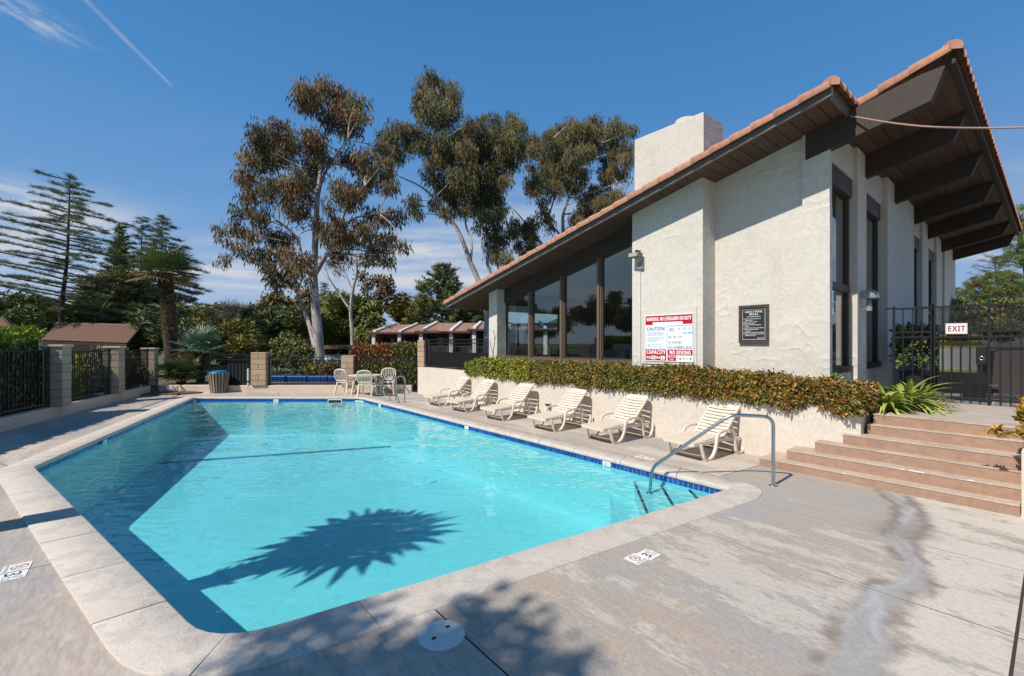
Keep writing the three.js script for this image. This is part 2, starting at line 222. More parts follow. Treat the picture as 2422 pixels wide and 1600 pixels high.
function tube(pts, r0, r1 = r0, radial = 8, per = 4, curved = true) {  // a tapering tube through points
  const c = curved && pts.length > 2 ? new THREE.CatmullRomCurve3(pts, false, 'centripetal') : null, n = c ? (pts.length - 1) * per : pts.length - 1;
  const P = []; for (let i = 0; i <= n; i++) P.push(c ? c.getPoint(i / n) : pts[i]);
  const pos = [], uv = [], idx = []; let prev = new THREE.Vector3(0.3, 0.1, 1); let L = 0;
  for (let i = 0; i <= n; i++) {
    const t = P[Math.min(n, i + 1)].clone().sub(P[Math.max(0, i - 1)]).normalize(), x = prev.clone().addScaledVector(t, -prev.dot(t)); if (x.lengthSq() < 1e-6) x.set(1, 0, 0).addScaledVector(t, -t.x); x.normalize(); prev = x; const y = new THREE.Vector3().crossVectors(t, x), r = typeof r0 === 'function' ? r0(i / n) : lerp(r0, r1, i / n);
    if (i) L += P[i].distanceTo(P[i - 1]);
    for (let k = 0; k <= radial; k++) { const a = k / radial * 2 * Math.PI; const q = P[i].clone().addScaledVector(x, Math.cos(a) * r).addScaledVector(y, Math.sin(a) * r); pos.push(q.x, q.y, q.z); uv.push(k / radial * 1.6, L); }
  }
  for (let i = 0; i < n; i++) for (let k = 0; k < radial; k++) { const a = i * (radial + 1) + k, b = a + radial + 1; idx.push(a, a + 1, b, a + 1, b + 1, b); }
  const cap = (i, flip) => { const c0 = pos.length / 3, o = i * (radial + 1); pos.push(P[i].x, P[i].y, P[i].z); uv.push(0.5, 0); for (let k = 0; k < radial; k++) flip ? idx.push(c0, o + k + 1, o + k) : idx.push(c0, o + k, o + k + 1); };
  const g = new THREE.BufferGeometry(); const body = pos.length / 3; cap(0, true); cap(n, false);
  g.setAttribute('position', new THREE.Float32BufferAttribute(pos, 3)); g.setAttribute('uv', new THREE.Float32BufferAttribute(uv, 2)); g.setIndex(idx); g.computeVertexNormals(); return N(g);
}
function rounded(pts, r, steps = 5) {                                // a polyline of Vector3 with rounded bends
  const out = [pts[0]];
  for (let i = 1; i < pts.length - 1; i++) { const a = pts[i - 1], b = pts[i], c = pts[i + 1], rr = Math.min(typeof r === 'number' ? r : r[i], a.distanceTo(b) * 0.49, c.distanceTo(b) * 0.49); const p = b.clone().lerp(a, rr / a.distanceTo(b)), q = b.clone().lerp(c, rr / b.distanceTo(c)); for (let k = 0; k <= steps; k++) { const t = k / steps; out.push(p.clone().multiplyScalar((1 - t) ** 2).addScaledVector(b, 2 * t * (1 - t)).addScaledVector(q, t * t)); } }
  out.push(pts[pts.length - 1]); return out;
}
const pipe = (pts, r, bend = 0.1, radial = 12) => tube(rounded(pts, bend), r, r, radial, 1, false);

// ------------------------------------------------------------------ scene graph helpers
const names = {};
const numbered = n => { const k = names[n] = (names[n] ?? -1) + 1; return k ? `${n}_${String(k).padStart(3, '0')}` : n; };
function tag(o, label, category, group) { o.userData.label = label; o.userData.category = category; if (group) o.userData.group = group; return o; }
function thing(name, label, category, pos = new THREE.Vector3(), turn = 0, group) { const o = new THREE.Group(); o.name = numbered(name); o.position.copy(pos); o.rotation.y = turn; scene.add(o); return tag(o, label, category, group); }
function mesh(name, geo, m, parent) { const o = new THREE.Mesh(Array.isArray(geo) ? join(geo) : geo, m); o.name = name; o.castShadow = o.receiveShadow = true; parent.add(o); return o; }
// a part given in scene coordinates, hung under a thing that stands (unturned) at its base
function part(name, geo, m, parent) { const g = Array.isArray(geo) ? join(geo) : geo; let p = parent; const off = new THREE.Vector3(); while (p && p !== scene) { off.add(p.position); p = p.parent; } g.translate(-off.x, -off.y, -off.z); return mesh(name, g, m, parent); }
function struct(name, geo, m) { const o = mesh(name, geo, m, scene); o.userData.kind = 'structure'; o.name = numbered(name); return o; }
function structGroup(name) { const o = new THREE.Group(); o.name = numbered(name); o.userData.kind = 'structure'; scene.add(o); return o; }
function copyOf(src, label, pos, turn = 0, scale) { const c = src.clone(); c.name = numbered(src.name.replace(/_\d{3}$/, '')); c.position.copy(pos); c.rotation.y = turn; if (scale) c.scale.setScalar(scale); c.userData = { ...src.userData, label }; scene.add(c); return c; }
const FRONTAL = -YAW;                                                // turn of things that face the pool's near corner

// ================================================================== THE SETTING
{ // ground: one sheet out to the horizon, open where the pool terrace stands
  const s = new THREE.Shape([[-900, -900], [900, -900], [900, 900], [-900, 900]].map(p => new THREE.Vector2(...p)));
  s.holes.push(new THREE.Path([[-3.4, -4], [12, -4], [12, 14], [7.7, 15.6], [0.4, 21.4], [-3.4, 13]].map(p => new THREE.Vector2(...p))));
  const g = new THREE.ShapeGeometry(s); g.rotateX(-Math.PI / 2); g.translate(0, -0.3, 0); struct('ground', boxUV(g), M.ground);
  const r = struct('road', plan([[6, 24], [30, 5], [40, 16], [14, 40]], -0.34, -0.26), M.asphalt);
}
// wooded rise along the skyline
{
  const R = rng(5), pos = [], idx = [], n = 60;
  for (let i = 0; i <= n; i++) { const a = lerp(-1.1, 1.0, i / n) + YAW, d = 260 + 40 * Math.sin(i * 0.5), h = 9 + 5 * Math.sin(i * 0.37 + 1) + 3 * Math.sin(i * 1.1) + R() * 1.6; for (const [k, y] of [[0.7, -3], [0.85, h * 0.55], [1, h], [1.15, -3]]) pos.push(Math.sin(a) * d * k, y, -Math.cos(a) * d * k); }
  for (let i = 0; i < n; i++) for (let k = 0; k < 3; k++) { const a = i * 4 + k, b = a + 4; idx.push(a, b, a + 1, b, b + 1, a + 1); }
  const g = new THREE.BufferGeometry(); g.setAttribute('position', new THREE.Float32BufferAttribute(pos, 3)); g.setIndex(idx); g.computeVertexNormals();
  struct('hills', boxUV(g), mat(0x46513c, 1));
}

// ------------------------------------------------------------------ pool
const POOL = [[-1.18, 9.45], [1.39, 18.15], [5.62, 14.65], [5.62, 2.58], [0.33, 3.21]];       // inner lip of the coping, clockwise from the far left bend
const POOL_R = [0.12, 0.2, 0.35, 0.04, 0.36];
function roundPoly(pts, rs, steps = 6) {
  const out = [], n = pts.length;
  for (let i = 0; i < n; i++) { const a = pts[(i + n - 1) % n], b = pts[i], c = pts[(i + 1) % n], la = Math.hypot(a[0] - b[0], a[1] - b[1]), lc = Math.hypot(c[0] - b[0], c[1] - b[1]), r = rs[i]; const p = [b[0] + (a[0] - b[0]) * r / la, b[1] + (a[1] - b[1]) * r / la], q = [b[0] + (c[0] - b[0]) * r / lc, b[1] + (c[1] - b[1]) * r / lc]; for (let k = 0; k <= steps; k++) { const t = k / steps; out.push([(1 - t) ** 2 * p[0] + 2 * t * (1 - t) * b[0] + t * t * q[0], (1 - t) ** 2 * p[1] + 2 * t * (1 - t) * b[1] + t * t * q[1]]); } }
  return out;
}
function offsetPoly(pts, d) {                                        // positive d: outward of the clockwise polygon
  const n = pts.length; return pts.map((b, i) => { const a = pts[(i + n - 1) % n], c = pts[(i + 1) % n]; const n1 = [-(b[1] - a[1]), b[0] - a[0]], n2 = [-(c[1] - b[1]), c[0] - b[0]], l1 = Math.hypot(...n1), l2 = Math.hypot(...n2); const m = [n1[0] / l1 + n2[0] / l2, n1[1] / l1 + n2[1] / l2], lm = Math.hypot(...m), k = 2 / (lm * lm); return [b[0] + m[0] * k * d, b[1] + m[1] * k * d]; });
}
const WATER_Y = -0.115, FLOOR = (v, u) => -1.06 - 0.011 * u;
const OUT = offsetPoly(POOL, 0.385), OUT_R = [0.16, 0.25, 0.5, 0.62, 0.7], COPE = 0.385;
{
  const pool = structGroup('pool');
  const lip = roundPoly(POOL, POOL_R), wallLine = offsetPoly(POOL, 0.03), wall = roundPoly(wallLine, POOL_R);
  // plaster shell: floor and walls
  const gs = [], nW = wall.length;
  { const s = new THREE.ShapeGeometry(new THREE.Shape(wall.map(p => new THREE.Vector2(...p)))); const p = s.attributes.position; for (let i = 0; i < p.count; i++) p.setZ(i, FLOOR(p.getX(i), p.getY(i))); s.rotateX(-Math.PI / 2); s.computeVertexNormals(); gs.push(boxUV(s)); }
  { const pos = [], idx = []; for (let i = 0; i <= nW; i++) { const [v, u] = wall[i % nW]; pos.push(v, -0.09, -u, v, FLOOR(v, u), -u); } for (let i = 0; i < nW; i++) idx.push(i * 2, i * 2 + 2, i * 2 + 1, i * 2 + 1, i * 2 + 2, i * 2 + 3); const g = new THREE.BufferGeometry(); g.setAttribute('position', new THREE.Float32BufferAttribute(pos, 3)); g.setIndex(idx); g.computeVertexNormals(); gs.push(boxUV(g)); }
  mesh('pool_shell', gs, M.plaster, pool);
  // corner steps with dark nosing
  const stepsAt = [[-0.52, 5.62, 4.42, 3.9, 2.80], [-0.25, 5.62, 3.98, 4.28, 2.76], [-0.19, 5.62, 3.54, 4.72, 2.72], [-0.15, 5.62, 3.12, 5.18, 2.66]];
  stepsAt.forEach(([y, va, ua, vb, ub], k) => {
    const st = mesh('pool_step', plan([[5.64, 2.56], [5.64, ua], [va, ua], [vb, ub], [vb, ub - 0.06]], -1.2, y), M.plaster, pool);
    if (k) { const a = V(va, y + 0.004, ua), b = V(vb, y + 0.004, ub); mesh('step_nosing', bar(a, b, 0.035, 0.008), M.tileDark, st); }
  });
  // the dark line of tiles across the floor where the deep end begins
  mesh('floor_stripe', bar(V(0.42, FLOOR(0, 14.35) + 0.006, 14.35), V(5.6, FLOOR(5, 12.3) + 0.006, 12.3), 0.15, 0.012), M.tileDark, pool);
  for (const [v, u] of [[2.75, 15.2], [4.7, 8.6]]) { const g = new THREE.CylinderGeometry(0.22, 0.24, 0.05, 24); g.translate(v, FLOOR(v, u) + 0.005, -u); mesh('floor_drain', N(g), M.plaster, pool); }
  // waterline tiles, one by one; bands that few pixels hold are one part
  const tileG = new RoundedBoxGeometry(0.0665, 0.068, 0.012, 1, 0.004), R = rng(3), bed = [], bands = [];
  const T = 0.0735, run = (i, single) => { const a = wallLine[i], b = wallLine[(i + 1) % 5], L = Math.hypot(b[0] - a[0], b[1] - a[1]), n = Math.floor((L - 0.1) / T), ang = Math.atan2(-(b[1] - a[1]), b[0] - a[0]); const inw = [(b[1] - a[1]) / L, -(b[0] - a[0]) / L];
    bed.push(bar(V(a[0] + inw[0] * 0.004, -0.086, a[1] + inw[1] * 0.004), V(b[0] + inw[0] * 0.004, -0.086, b[1] + inw[1] * 0.004), 0.008, 0.077)); const many = [];
    for (let k = 0; k < n; k++) { const t = (k + 0.5) * T + 0.05, p = [a[0] + (b[0] - a[0]) * t / L + inw[0] * 0.010, a[1] + (b[1] - a[1]) * t / L + inw[1] * 0.010]; if (single) { const o = mesh('tile', tileG, M.tileBlue[Math.floor(R() * 4)], pool); o.position.set(p[0], -0.086, -p[1]); o.rotation.y = -ang; } else { const g = tileG.clone(); g.rotateY(-ang); g.translate(p[0], -0.086, -p[1]); many.push(g); } }
    if (!single) mesh('tile_band', many, M.tileBlue[1], pool).userData.kind = 'stuff'; };
  run(2, true); run(0, true); run(1, false); run(3, false); run(4, false);
  mesh('tile_bed', bed, M.grout, pool);
  // coping stones
  const outer = roundPoly(OUT, OUT_R, 6), n = lip.length, seg = [];
  let acc = 0; const Ls = [0]; for (let i = 0; i < n; i++) { const a = lip[i], b = lip[(i + 1) % n], c = outer[i], d = outer[(i + 1) % n]; acc += (Math.hypot(b[0] - a[0], b[1] - a[1]) + Math.hypot(d[0] - c[0], d[1] - c[1])) / 2; Ls.push(acc); }
  const sec = t => { t = ((t % acc) + acc) % acc; let i = 0; while (Ls[i + 1] < t) i++; const k = (t - Ls[i]) / (Ls[i + 1] - Ls[i]), j = (i + 1) % n; return { a: [lerp(lip[i][0], lip[j][0], k), lerp(lip[i][1], lip[j][1], k)], b: [lerp(outer[i][0], outer[j][0], k), lerp(outer[i][1], outer[j][1], k)] }; };
  const prof = [[0.03, -0.05], [0.008, -0.048], [-0.008, -0.036], [-0.012, -0.018], [-0.004, -0.002], [0.014, 0.009], [0.05, 0.016], [0.985, 0.013], [1, 0.006], [1, -0.05]];
  const stones = Math.round(acc / 0.92), stoneAt = [];
  const R2 = rng(12); for (let k = 0; k < stones; k++) stoneAt.push((k + (R2() - 0.5) * 0.16) * acc / stones);
  for (let k = 0; k < stones; k++) {
    const t0 = stoneAt[k] + 0.004, t1 = (k + 1 < stones ? stoneAt[k + 1] : stoneAt[0] + acc) - 0.004, m = 18, pos = [], uv = [], idx = [], P = prof.length, dy = (R2() - 0.5) * 0.004, ox = R2() * 3, tl = (R2() - 0.5) * 0.003;
    for (let i = 0; i <= m; i++) { const q = sec(lerp(t0, t1, i / m)), w = Math.hypot(q.b[0] - q.a[0], q.b[1] - q.a[1]); let run = 0; prof.forEach(([f, y], j) => { if (j) run += Math.hypot((f - prof[j - 1][0]) * w, y - prof[j - 1][1]); pos.push(lerp(q.a[0], q.b[0], f), y + dy + tl * f, -lerp(q.a[1], q.b[1], f)); uv.push(lerp(t0, t1, i / m) + ox, run); }); }
    for (let i = 0; i < m; i++) for (let j = 0; j < P - 1; j++) { const a = i * P + j, b = a + P; idx.push(a, a + 1, b, a + 1, b + 1, b); }
    for (const [i, f] of [[0, 1], [m, 0]]) for (let j = 1; j < P - 1; j++) { const o = i * P; f ? idx.push(o, o + j + 1, o + j) : idx.push(o, o + j, o + j + 1); }
    const g = new THREE.BufferGeometry(); g.setAttribute('position', new THREE.Float32BufferAttribute(pos, 3)); g.setAttribute('uv', new THREE.Float32BufferAttribute(uv, 2)); g.setIndex(idx); g.computeVertexNormals(); mesh('coping_stone', toCreasedNormals(N(g), 0.9), M.coping, pool);
  }
  // water
  const w = new THREE.ShapeGeometry(new THREE.Shape(roundPoly(offsetPoly(POOL, 0.029), POOL_R).map(p => new THREE.Vector2(...p)))); w.rotateX(-Math.PI / 2); w.translate(0, WATER_Y, 0);
  struct('pool_water', boxUV(w), M.water).castShadow = false;
}

// ------------------------------------------------------------------ deck slabs
{
  const deck = structGroup('pool_deck');
  const nl = v => 3.02 - 0.116 * (v - 0.16);
  const slabs = [
    [[1.54, 0.168], [4.14, 0.168], [4.14, nl(4.14)], [1.54, nl(1.54)]], [[4.14, 0.168], [5.39, 0.168], [5.39, nl(5.39)], [4.14, nl(4.14)]],
    [[5.39, 0.168], [7.3, 0.168], [7.3, 2.79], [7.04, 2.815], [5.78, 2.94], [5.78, 2.45], [5.39, nl(5.39)]],
    [[5.78, 2.94], [7.04, 2.815], [7.8, 2.75], [7.8, 9.1], [5.78, 9.1]], [[5.78, 9.1], [7.8, 9.1], [7.8, 15.6], [7.3, 15.8], [5.78, 14.7]],
    [[5.78, 14.7], [7.3, 15.8], [4.0, 18.6], [3.6, 16.5]], [[3.6, 16.5], [4.0, 18.6], [0.4, 21.3], [-0.1, 20.6], [1.3, 18.3]],
    [[1.3, 18.3], [-0.1, 20.6], [-1.55, 15.4], [0.05, 14.2]], [[0.05, 14.2], [-1.55, 15.4], [-2.6, 12.5], [-1.35, 9.45]], [[-1.35, 9.45], [-2.6, 12.5], [-3.4, 10.6], [-3.4, 5.23], [-0.34, 5.23]],
    [[-0.34, 5.23], [-3.4, 5.23], [-3.4, 2.4], [0.0, 2.4], [0.24, 3.0], [0.18, 3.12]], [[0.24, 3.0], [0.0, 2.4], [-3.4, 2.4], [-3.4, -3], [1.54, -3], [1.54, nl(1.54)]],
    [[1.54, -3], [4.14, -3], [4.14, 0.165], [1.54, 0.165]], [[4.14, -3], [7.6, -3], [7.6, 0.165], [4.14, 0.165]],
  ];
  slabs.forEach((p, i) => {
    const area = p.reduce((s, a, k) => { const b = p[(k + 1) % p.length]; return s + a[0] * b[1] - a[1] * b[0]; }, 0), q = area > 0 ? [...p].reverse() : p;
    mesh('concrete_slab', plan(offsetPoly(q, -0.0065), -0.12, 0, 0.0015), i < 3 ? M.concreteFront : M.concrete, deck);
  });
  const hole = new THREE.Shape([[-3.5, -3.2], [8.4, -3.2], [8.4, 16.2], [0.4, 21.6], [-0.6, 20.9], [-3.5, 12.5]].map(p => new THREE.Vector2(...p))); hole.holes.push(new THREE.Path(offsetPoly(POOL, 0.12).map(p => new THREE.Vector2(...p))));
  const g = new THREE.ShapeGeometry(hole); g.rotateX(-Math.PI / 2); g.translate(0, -0.0022, 0); mesh('slab_bed', boxUV(g), M.joint, deck);
}
// ------------------------------------------------------------------ steps up to the clubhouse
{
  const st = structGroup('stairs');
  const rise = [[0, 0.12, 7.02, 2.80], [0.12, 0.26, 7.20, 2.50], [0.26, 0.40, 7.395, 2.205], [0.40, 0.54, 7.52, 1.905], [0.54, 0.68, 7.77, 1.69], [0.68, 0.82, 7.87, 1.645]];
  rise.forEach(([y0, y1, v, ul], i) => { const back = i === 5 ? 8.15 : 8.1; const step = mesh('step', plan([[v, 0.255], [back, 0.255], [back, ul], [v, ul]], y0 - (i ? 0.02 : 0.1), y1 - 0.018, 0.004), M.steps, st); mesh('tread', plan([[v - 0.006, 0.255], [back, 0.255], [back, ul + 0.004], [v - 0.006, ul + 0.004]], y1 - 0.018, y1, 0.004), M.treads, step);
    for (const [u, L] of i === 1 ? [[1.02, 0.14], [1.20, 0.035], [0.60, 0.06]] : i === 0 ? [[1.75, 0.025]] : []) mesh('worn_edge', box(v - 0.009, v + 0.016, y1 - 0.010, y1 + 0.002, u, u + L), M.trim, st); });
  struct('terrace', plan([[8.15, -6], [26, -6], [26, 2.5], [8.15, 1.7]], 0.6, 0.818), M.concrete);
}
// ------------------------------------------------------------------ retaining wall and planter beside the steps
{
  const w = thing('retaining_wall', 'long cream stucco retaining wall behind the row of loungers', 'wall', V(7.74, 0, 8.1));
  part('wall_face', front([[1.73, -0.1], [14.52, -0.1], [14.52, 0.952], [1.73, 0.945]], 7.63, 7.86), M.stuccoWall, w);
  part('wall_end', plan([[7.86, 1.73], [8.42, 1.73], [8.42, 1.93], [7.86, 1.93]], 0.3, 0.942), M.stuccoWall, w);
  part('wall_return', plan([[7.86, 14.32], [12, 14.32], [12, 14.52], [7.86, 14.52]], -0.3, 0.95), M.stuccoWall, w);
  struct('planting_bed', plan([[7.85, 1.92], [8.52, 1.92], [8.52, 14.33], [7.85, 14.33]], 0.5, 0.9), M.soil);
  struct('planting_bed', plan([[8.52, 10.9], [14, 10.9], [14, 14.33], [8.52, 14.33]], 0.5, 0.93), M.soil);
  struct('planting_bed', plan([[8.15, 1.72], [10.1, 1.72], [12.5, 2.5], [8.15, 2.4]], 0.6, 0.84), M.soil);
  const e = thing('planter_wall', 'cream planter wall closing the steps at the right edge', 'wall', V(7.6, 0, 0.1));
  part('wall_face', plan([[6.97, 0.245], [8.3, 0.245], [8.3, -0.6], [6.97, -0.6]], -0.1, 0.70, 0.01), M.stuccoWall, e);
}
// ------------------------------------------------------------------ curbs at the far and left edges
const FARV0 = 0.45, farU = v => 20.95 - 0.825 * (v - 0.6);
{
  const c = thing('curb_wall', 'low tan curb wall along the far edge of the deck', 'wall', V(4, 0, 18.2));
  const nrm = [0.636, 0.771]; const quad = (va, vb, d0, d1) => [[va, farU(va)], [vb, farU(vb)], [vb + nrm[0] * d1, farU(vb) + nrm[1] * d1], [va + nrm[0] * d1, farU(va) + nrm[1] * d1]];
  part('curb', plan(quad(0.5, 7.68, 0, 0.28).reverse(), -0.15, 0.245, 0.012), M.curb, c);
  const l = thing('curb_wall', 'low tan curb wall under the left fence and hedge', 'wall', V(-1.5, 0, 15));
  part('curb', plan([[-3.45, 9.8], [-2.17, 13.6], [0.3, 20.8], [0.1, 20.9], [-2.36, 13.67], [-3.6, 9.9]], -0.15, 0.27, 0.012), M.curb, l);
  struct('planting_bed', plan([[0.3, 20.8], [0.6, 21.1], [7.7, 15.3], [9.6, 17.6], [2, 25], [-1.4, 22]], -0.4, 0.2), M.soil);
  struct('planting_bed', plan([[-3.6, 9.9], [-2.36, 13.67], [0.1, 20.9], [-1.4, 22], [-6, 13], [-6, 9]], -0.4, 0.225), M.soil);
  struct('planting_bed', plan([[0.02, 19.95], [0.35, 20.85], [1.5, 20.1], [1.75, 19.55], [1.0, 19.4]], -0.1, 0.05), M.soil);
}

// ================================================================== THE CLUBHOUSE
const soff = u => 5.83 - 0.2293 * u, sideU = v => 2.31 + 0.0225 * (v - 8.5);
{
  const b = thing('clubhouse', 'white stucco clubhouse with a tall shed roof edged in clay tiles above the pool', 'clubhouse', V(11, 0.9, 6));
  const up = u => soff(u) + 0.02;
  // walls
  part('wall', front([[2.69, 0.85], [4.3, 0.85], [4.3, up(4.3)], [2.69, up(2.69)]], 8.5, 8.6), M.stucco, b);
  part('pilaster', [plan([[8.43, 2.31], [8.56, 2.31], [8.56, 2.70], [8.43, 2.70]], 0.83, 4.0, 0.012), front([[2.315, 3.99], [2.695, 3.99], [2.695, up(2.69)], [2.315, up(2.31)]], 8.435, 8.555)], M.stucco, b);
  part('pier', [front([[4.19, 0.85], [5.74, 0.85], [5.74, up(5.74)], [4.19, up(4.19)]], 8.03, 8.75)], M.stucco, b);
  part('column', front([[10.60, 0.88], [11.0, 0.88], [11.0, up(11.0)], [10.60, up(10.6)]], 8.17, 8.58), M.stucco, b);
  { const g = front([[10.56, 0.9], [10.9, 0.9], [10.9, 1.36], [10.56, 1.36]], 8.58, 13.5); part('low_wall', g, M.stucco, b); }
  part('low_wall', front([[5.74, 0.88], [10.6, 0.88], [10.6, 1.34], [5.74, 1.34]], 8.53, 8.7), M.frame, b);
  part('lowered_back_wall', [plan([[16.5, 2.55], [16.7, 2.55], [16.7, 11], [16.5, 11]], 0.9, 2.7), plan([[11.02, 10.7], [16.5, 10.7], [16.5, 10.9], [11.02, 10.9]], 0.9, 3.40)], M.interiorWall, b);  // back wall kept low; gap under the roof added to brighten the room
  part('floor_slab', plan([[8.72, 2.45], [16.5, 2.62], [16.5, 10.7], [8.72, 10.6]], 0.8, 1.0), M.interiorFloor, b);
  part('bounce_ceiling', front([[2.75, soff(2.75) - 0.06], [10.6, soff(10.6) - 0.06], [10.6, soff(10.6) - 0.02], [2.75, soff(2.75) - 0.02]], 8.8, 16.4), M.trim, b);  // pale panel added under the boards to bounce light into the room
  // fireplace wall inside and a pair of armchairs seen through the glass
  part('fireplace', [box(14.2, 15.2, 1.0, 4.4, 6.2, 8.6), box(14.05, 14.25, 1.9, 2.05, 6.0, 8.8)], M.interiorWall, b);
  for (const u of [6.95, 8.0]) part('armchair', [rbox(10.2, 10.9, 1.0, 1.42, u - 0.4, u + 0.4, 0.06), rbox(10.75, 10.95, 1.3, 1.78, u - 0.4, u + 0.4, 0.07), rbox(10.2, 10.9, 1.3, 1.6, u - 0.46, u - 0.32, 0.05), rbox(10.2, 10.9, 1.3, 1.6, u + 0.32, u + 0.46, 0.05)], M.curtain, b);
  // the glazed front: frames, mullions, panes under a sloping header
  const head = u => 5.455 - 0.2316 * u, pane = [[10.62, 9.55], [9.41, 8.30], [8.17, 7.06], [6.94, 5.76]];
  part('window_header', front([[5.74, head(5.74)], [10.6, head(10.6)], [10.6, soff(10.6)], [5.74, soff(5.74)]], 8.44, 8.66), M.wood, b);
  part('window_sill', box(8.36, 8.68, 1.335, 1.405, 5.75, 10.62), M.frameLight, b);
  for (const u of [9.48, 8.235, 7.0]) part('mullion', [front([[u - 0.065, 1.405], [u + 0.065, 1.405], [u + 0.065, head(u + 0.065)], [u - 0.065, head(u - 0.065)]], 8.47, 8.6), front([[u - 0.035, 1.405], [u + 0.035, 1.405], [u + 0.035, head(u + 0.035)], [u - 0.035, head(u - 0.035)]], 8.43, 8.47)], M.frameLight, b);
  for (const [a, c] of pane) { const w = part('window', [front([[c, 1.405], [c + 0.035, 1.405], [c + 0.035, head(c + 0.035)], [c, head(c)]], 8.5, 8.56), front([[a - 0.035, 1.405], [a, 1.405], [a, head(a)], [a - 0.035, head(a - 0.035)]], 8.5, 8.56), box(8.5, 8.56, 1.405, 1.44, c, a), front([[c, head(c) - 0.035], [a, head(a) - 0.035], [a, head(a)], [c, head(c)]], 8.502, 8.558)], M.frame, b); const g = front([[c + 0.035, 1.405], [a - 0.035, 1.405], [a - 0.035, head(a)], [c + 0.035, head(c + 0.035)]], 8.525, 8.526); const q = new THREE.BufferGeometry(), y1 = head(a - 0.035), y0 = head(c + 0.035); q.setAttribute('position', new THREE.Float32BufferAttribute([8.53, 1.405, -(c + 0.035), 8.53, 1.405, -(a - 0.035), 8.53, y1, -(a - 0.035), 8.53, y0, -(c + 0.035)], 3)); q.setIndex([0, 1, 2, 0, 2, 3]); q.computeVertexNormals(); part('pane', boxUV(q), M.glass, w); }
  // the glazed left end
  { const y1 = head(10.75); const f = part('window', [box(8.58, 8.68, 1.36, y1, 10.7, 10.8), box(10.9, 11.02, 1.36, y1, 10.7, 10.8), box(8.58, 11.02, y1, soff(10.75), 10.68, 10.82), box(8.58, 11.02, 1.36, 1.42, 10.68, 10.82)], M.frame, b); for (const [a, c] of [[8.68, 10.9]]) { const q = new THREE.PlaneGeometry(c - a, y1 - 1.42); q.translate((a + c) / 2, (y1 + 1.42) / 2, -10.75); part('pane', N(q), M.glass, f); } }
  // side wall: piers between tall narrow windows
  const su = (v, d = 0) => sideU(v) + d;
  const sidePier = (v0, v1, d, y0 = 0.83) => { const g = plan([[v0, su(v0, -d)], [v1, su(v1, -d)], [v1, su(v1, 0.3)], [v0, su(v0, 0.3)]], y0, soff(2.35)); part('side_pier', g, M.stucco, b); };
  sidePier(9.85, 10.5, 0.06); sidePier(12.12, 15.3, 0.10); sidePier(16.95, 18.05, 0.06); sidePier(19.75, 21.1, 0.06); sidePier(21.15, 24.3, 0.12);
  for (const [a, c] of [[8.56, 9.85], [10.5, 12.12], [15.3, 16.95], [18.05, 19.75]]) {
    part('lintel_wall', plan([[a, su(a, 0.0)], [c, su(c, 0.0)], [c, su(c, 0.28)], [a, su(a, 0.28)]], 4.72, soff(2.4)), M.stucco, b);
    part('sill_wall', plan([[a, su(a, 0.04)], [c, su(c, 0.04)], [c, su(c, 0.28)], [a, su(a, 0.28)]], 0.83, 1.3), M.stucco, b);
    const slab = (y0, y1, d0, d1, va = a, vc = c) => plan([[va, su(va, d0)], [vc, su(vc, d0)], [vc, su(vc, d1)], [va, su(va, d1)]], y0, y1);
    const w = part('window', [slab(4.40, 4.72, 0.02, 0.16), slab(2.70, 2.82, 0.05, 0.14), slab(1.30, 1.40, 0.0, 0.16), slab(1.4, 4.4, 0.06, 0.14, a, a + 0.09), slab(1.4, 4.4, 0.06, 0.14, c - 0.09, c)], M.frame, b);
    for (const [y0, y1] of [[1.4, 2.7], [2.82, 4.4]]) { const q = new THREE.BufferGeometry(), A = a + 0.09, C = c - 0.09; q.setAttribute('position', new THREE.Float32BufferAttribute([A, y0, -su(A, 0.1), C, y0, -su(C, 0.1), C, y1, -su(C, 0.1), A, y1, -su(A, 0.1)], 3)); q.setIndex([0, 1, 2, 0, 2, 3]); q.computeVertexNormals(); part('pane', boxUV(q), M.glass, w); }
  }
  part('window_header', box(8.44, 8.74, 4.0, 4.1, 2.5, 2.6), M.wood, b);
  // roof: boarded soffit, clay-covered deck, fascia, rafters
  const UL = 12.4, UR = 0.93, VF = 7.55, VJ = 8.6, VB = 23.6, boards = [];
  const nb = 60, bw = (UL - UR) / nb, R = rng(8);
  for (let k = 0; k < nb; k++) { const u0 = UR + k * bw + 0.006, u1 = UR + (k + 1) * bw - 0.006, vf = (u0 + u1) / 2 > 2.09 ? VF + 0.05 : 8.42 + 0.1 * (u0 - 0.9); const y0 = soff(u0), y1 = soff(u1); const g = front([[u0, y0], [u1, y1], [u1, y1 + 0.025], [u0, y0 + 0.025]], vf, VB); part('soffit_board', g, M.woodBoard[Math.floor(R() * 3)], b); }
  part('roof_deck', [front([[2.09, soff(2.09) + 0.026], [UL, soff(UL) + 0.026], [UL, soff(UL) + 0.10], [2.09, soff(2.09) + 0.10]], VF + 0.04, VB + 0.02), front([[UR, soff(UR) + 0.026], [2.09, soff(2.09) + 0.026], [2.09, soff(2.09) + 0.10], [UR, soff(UR) + 0.10]], 8.5, VB + 0.02)], M.roofClay, b);
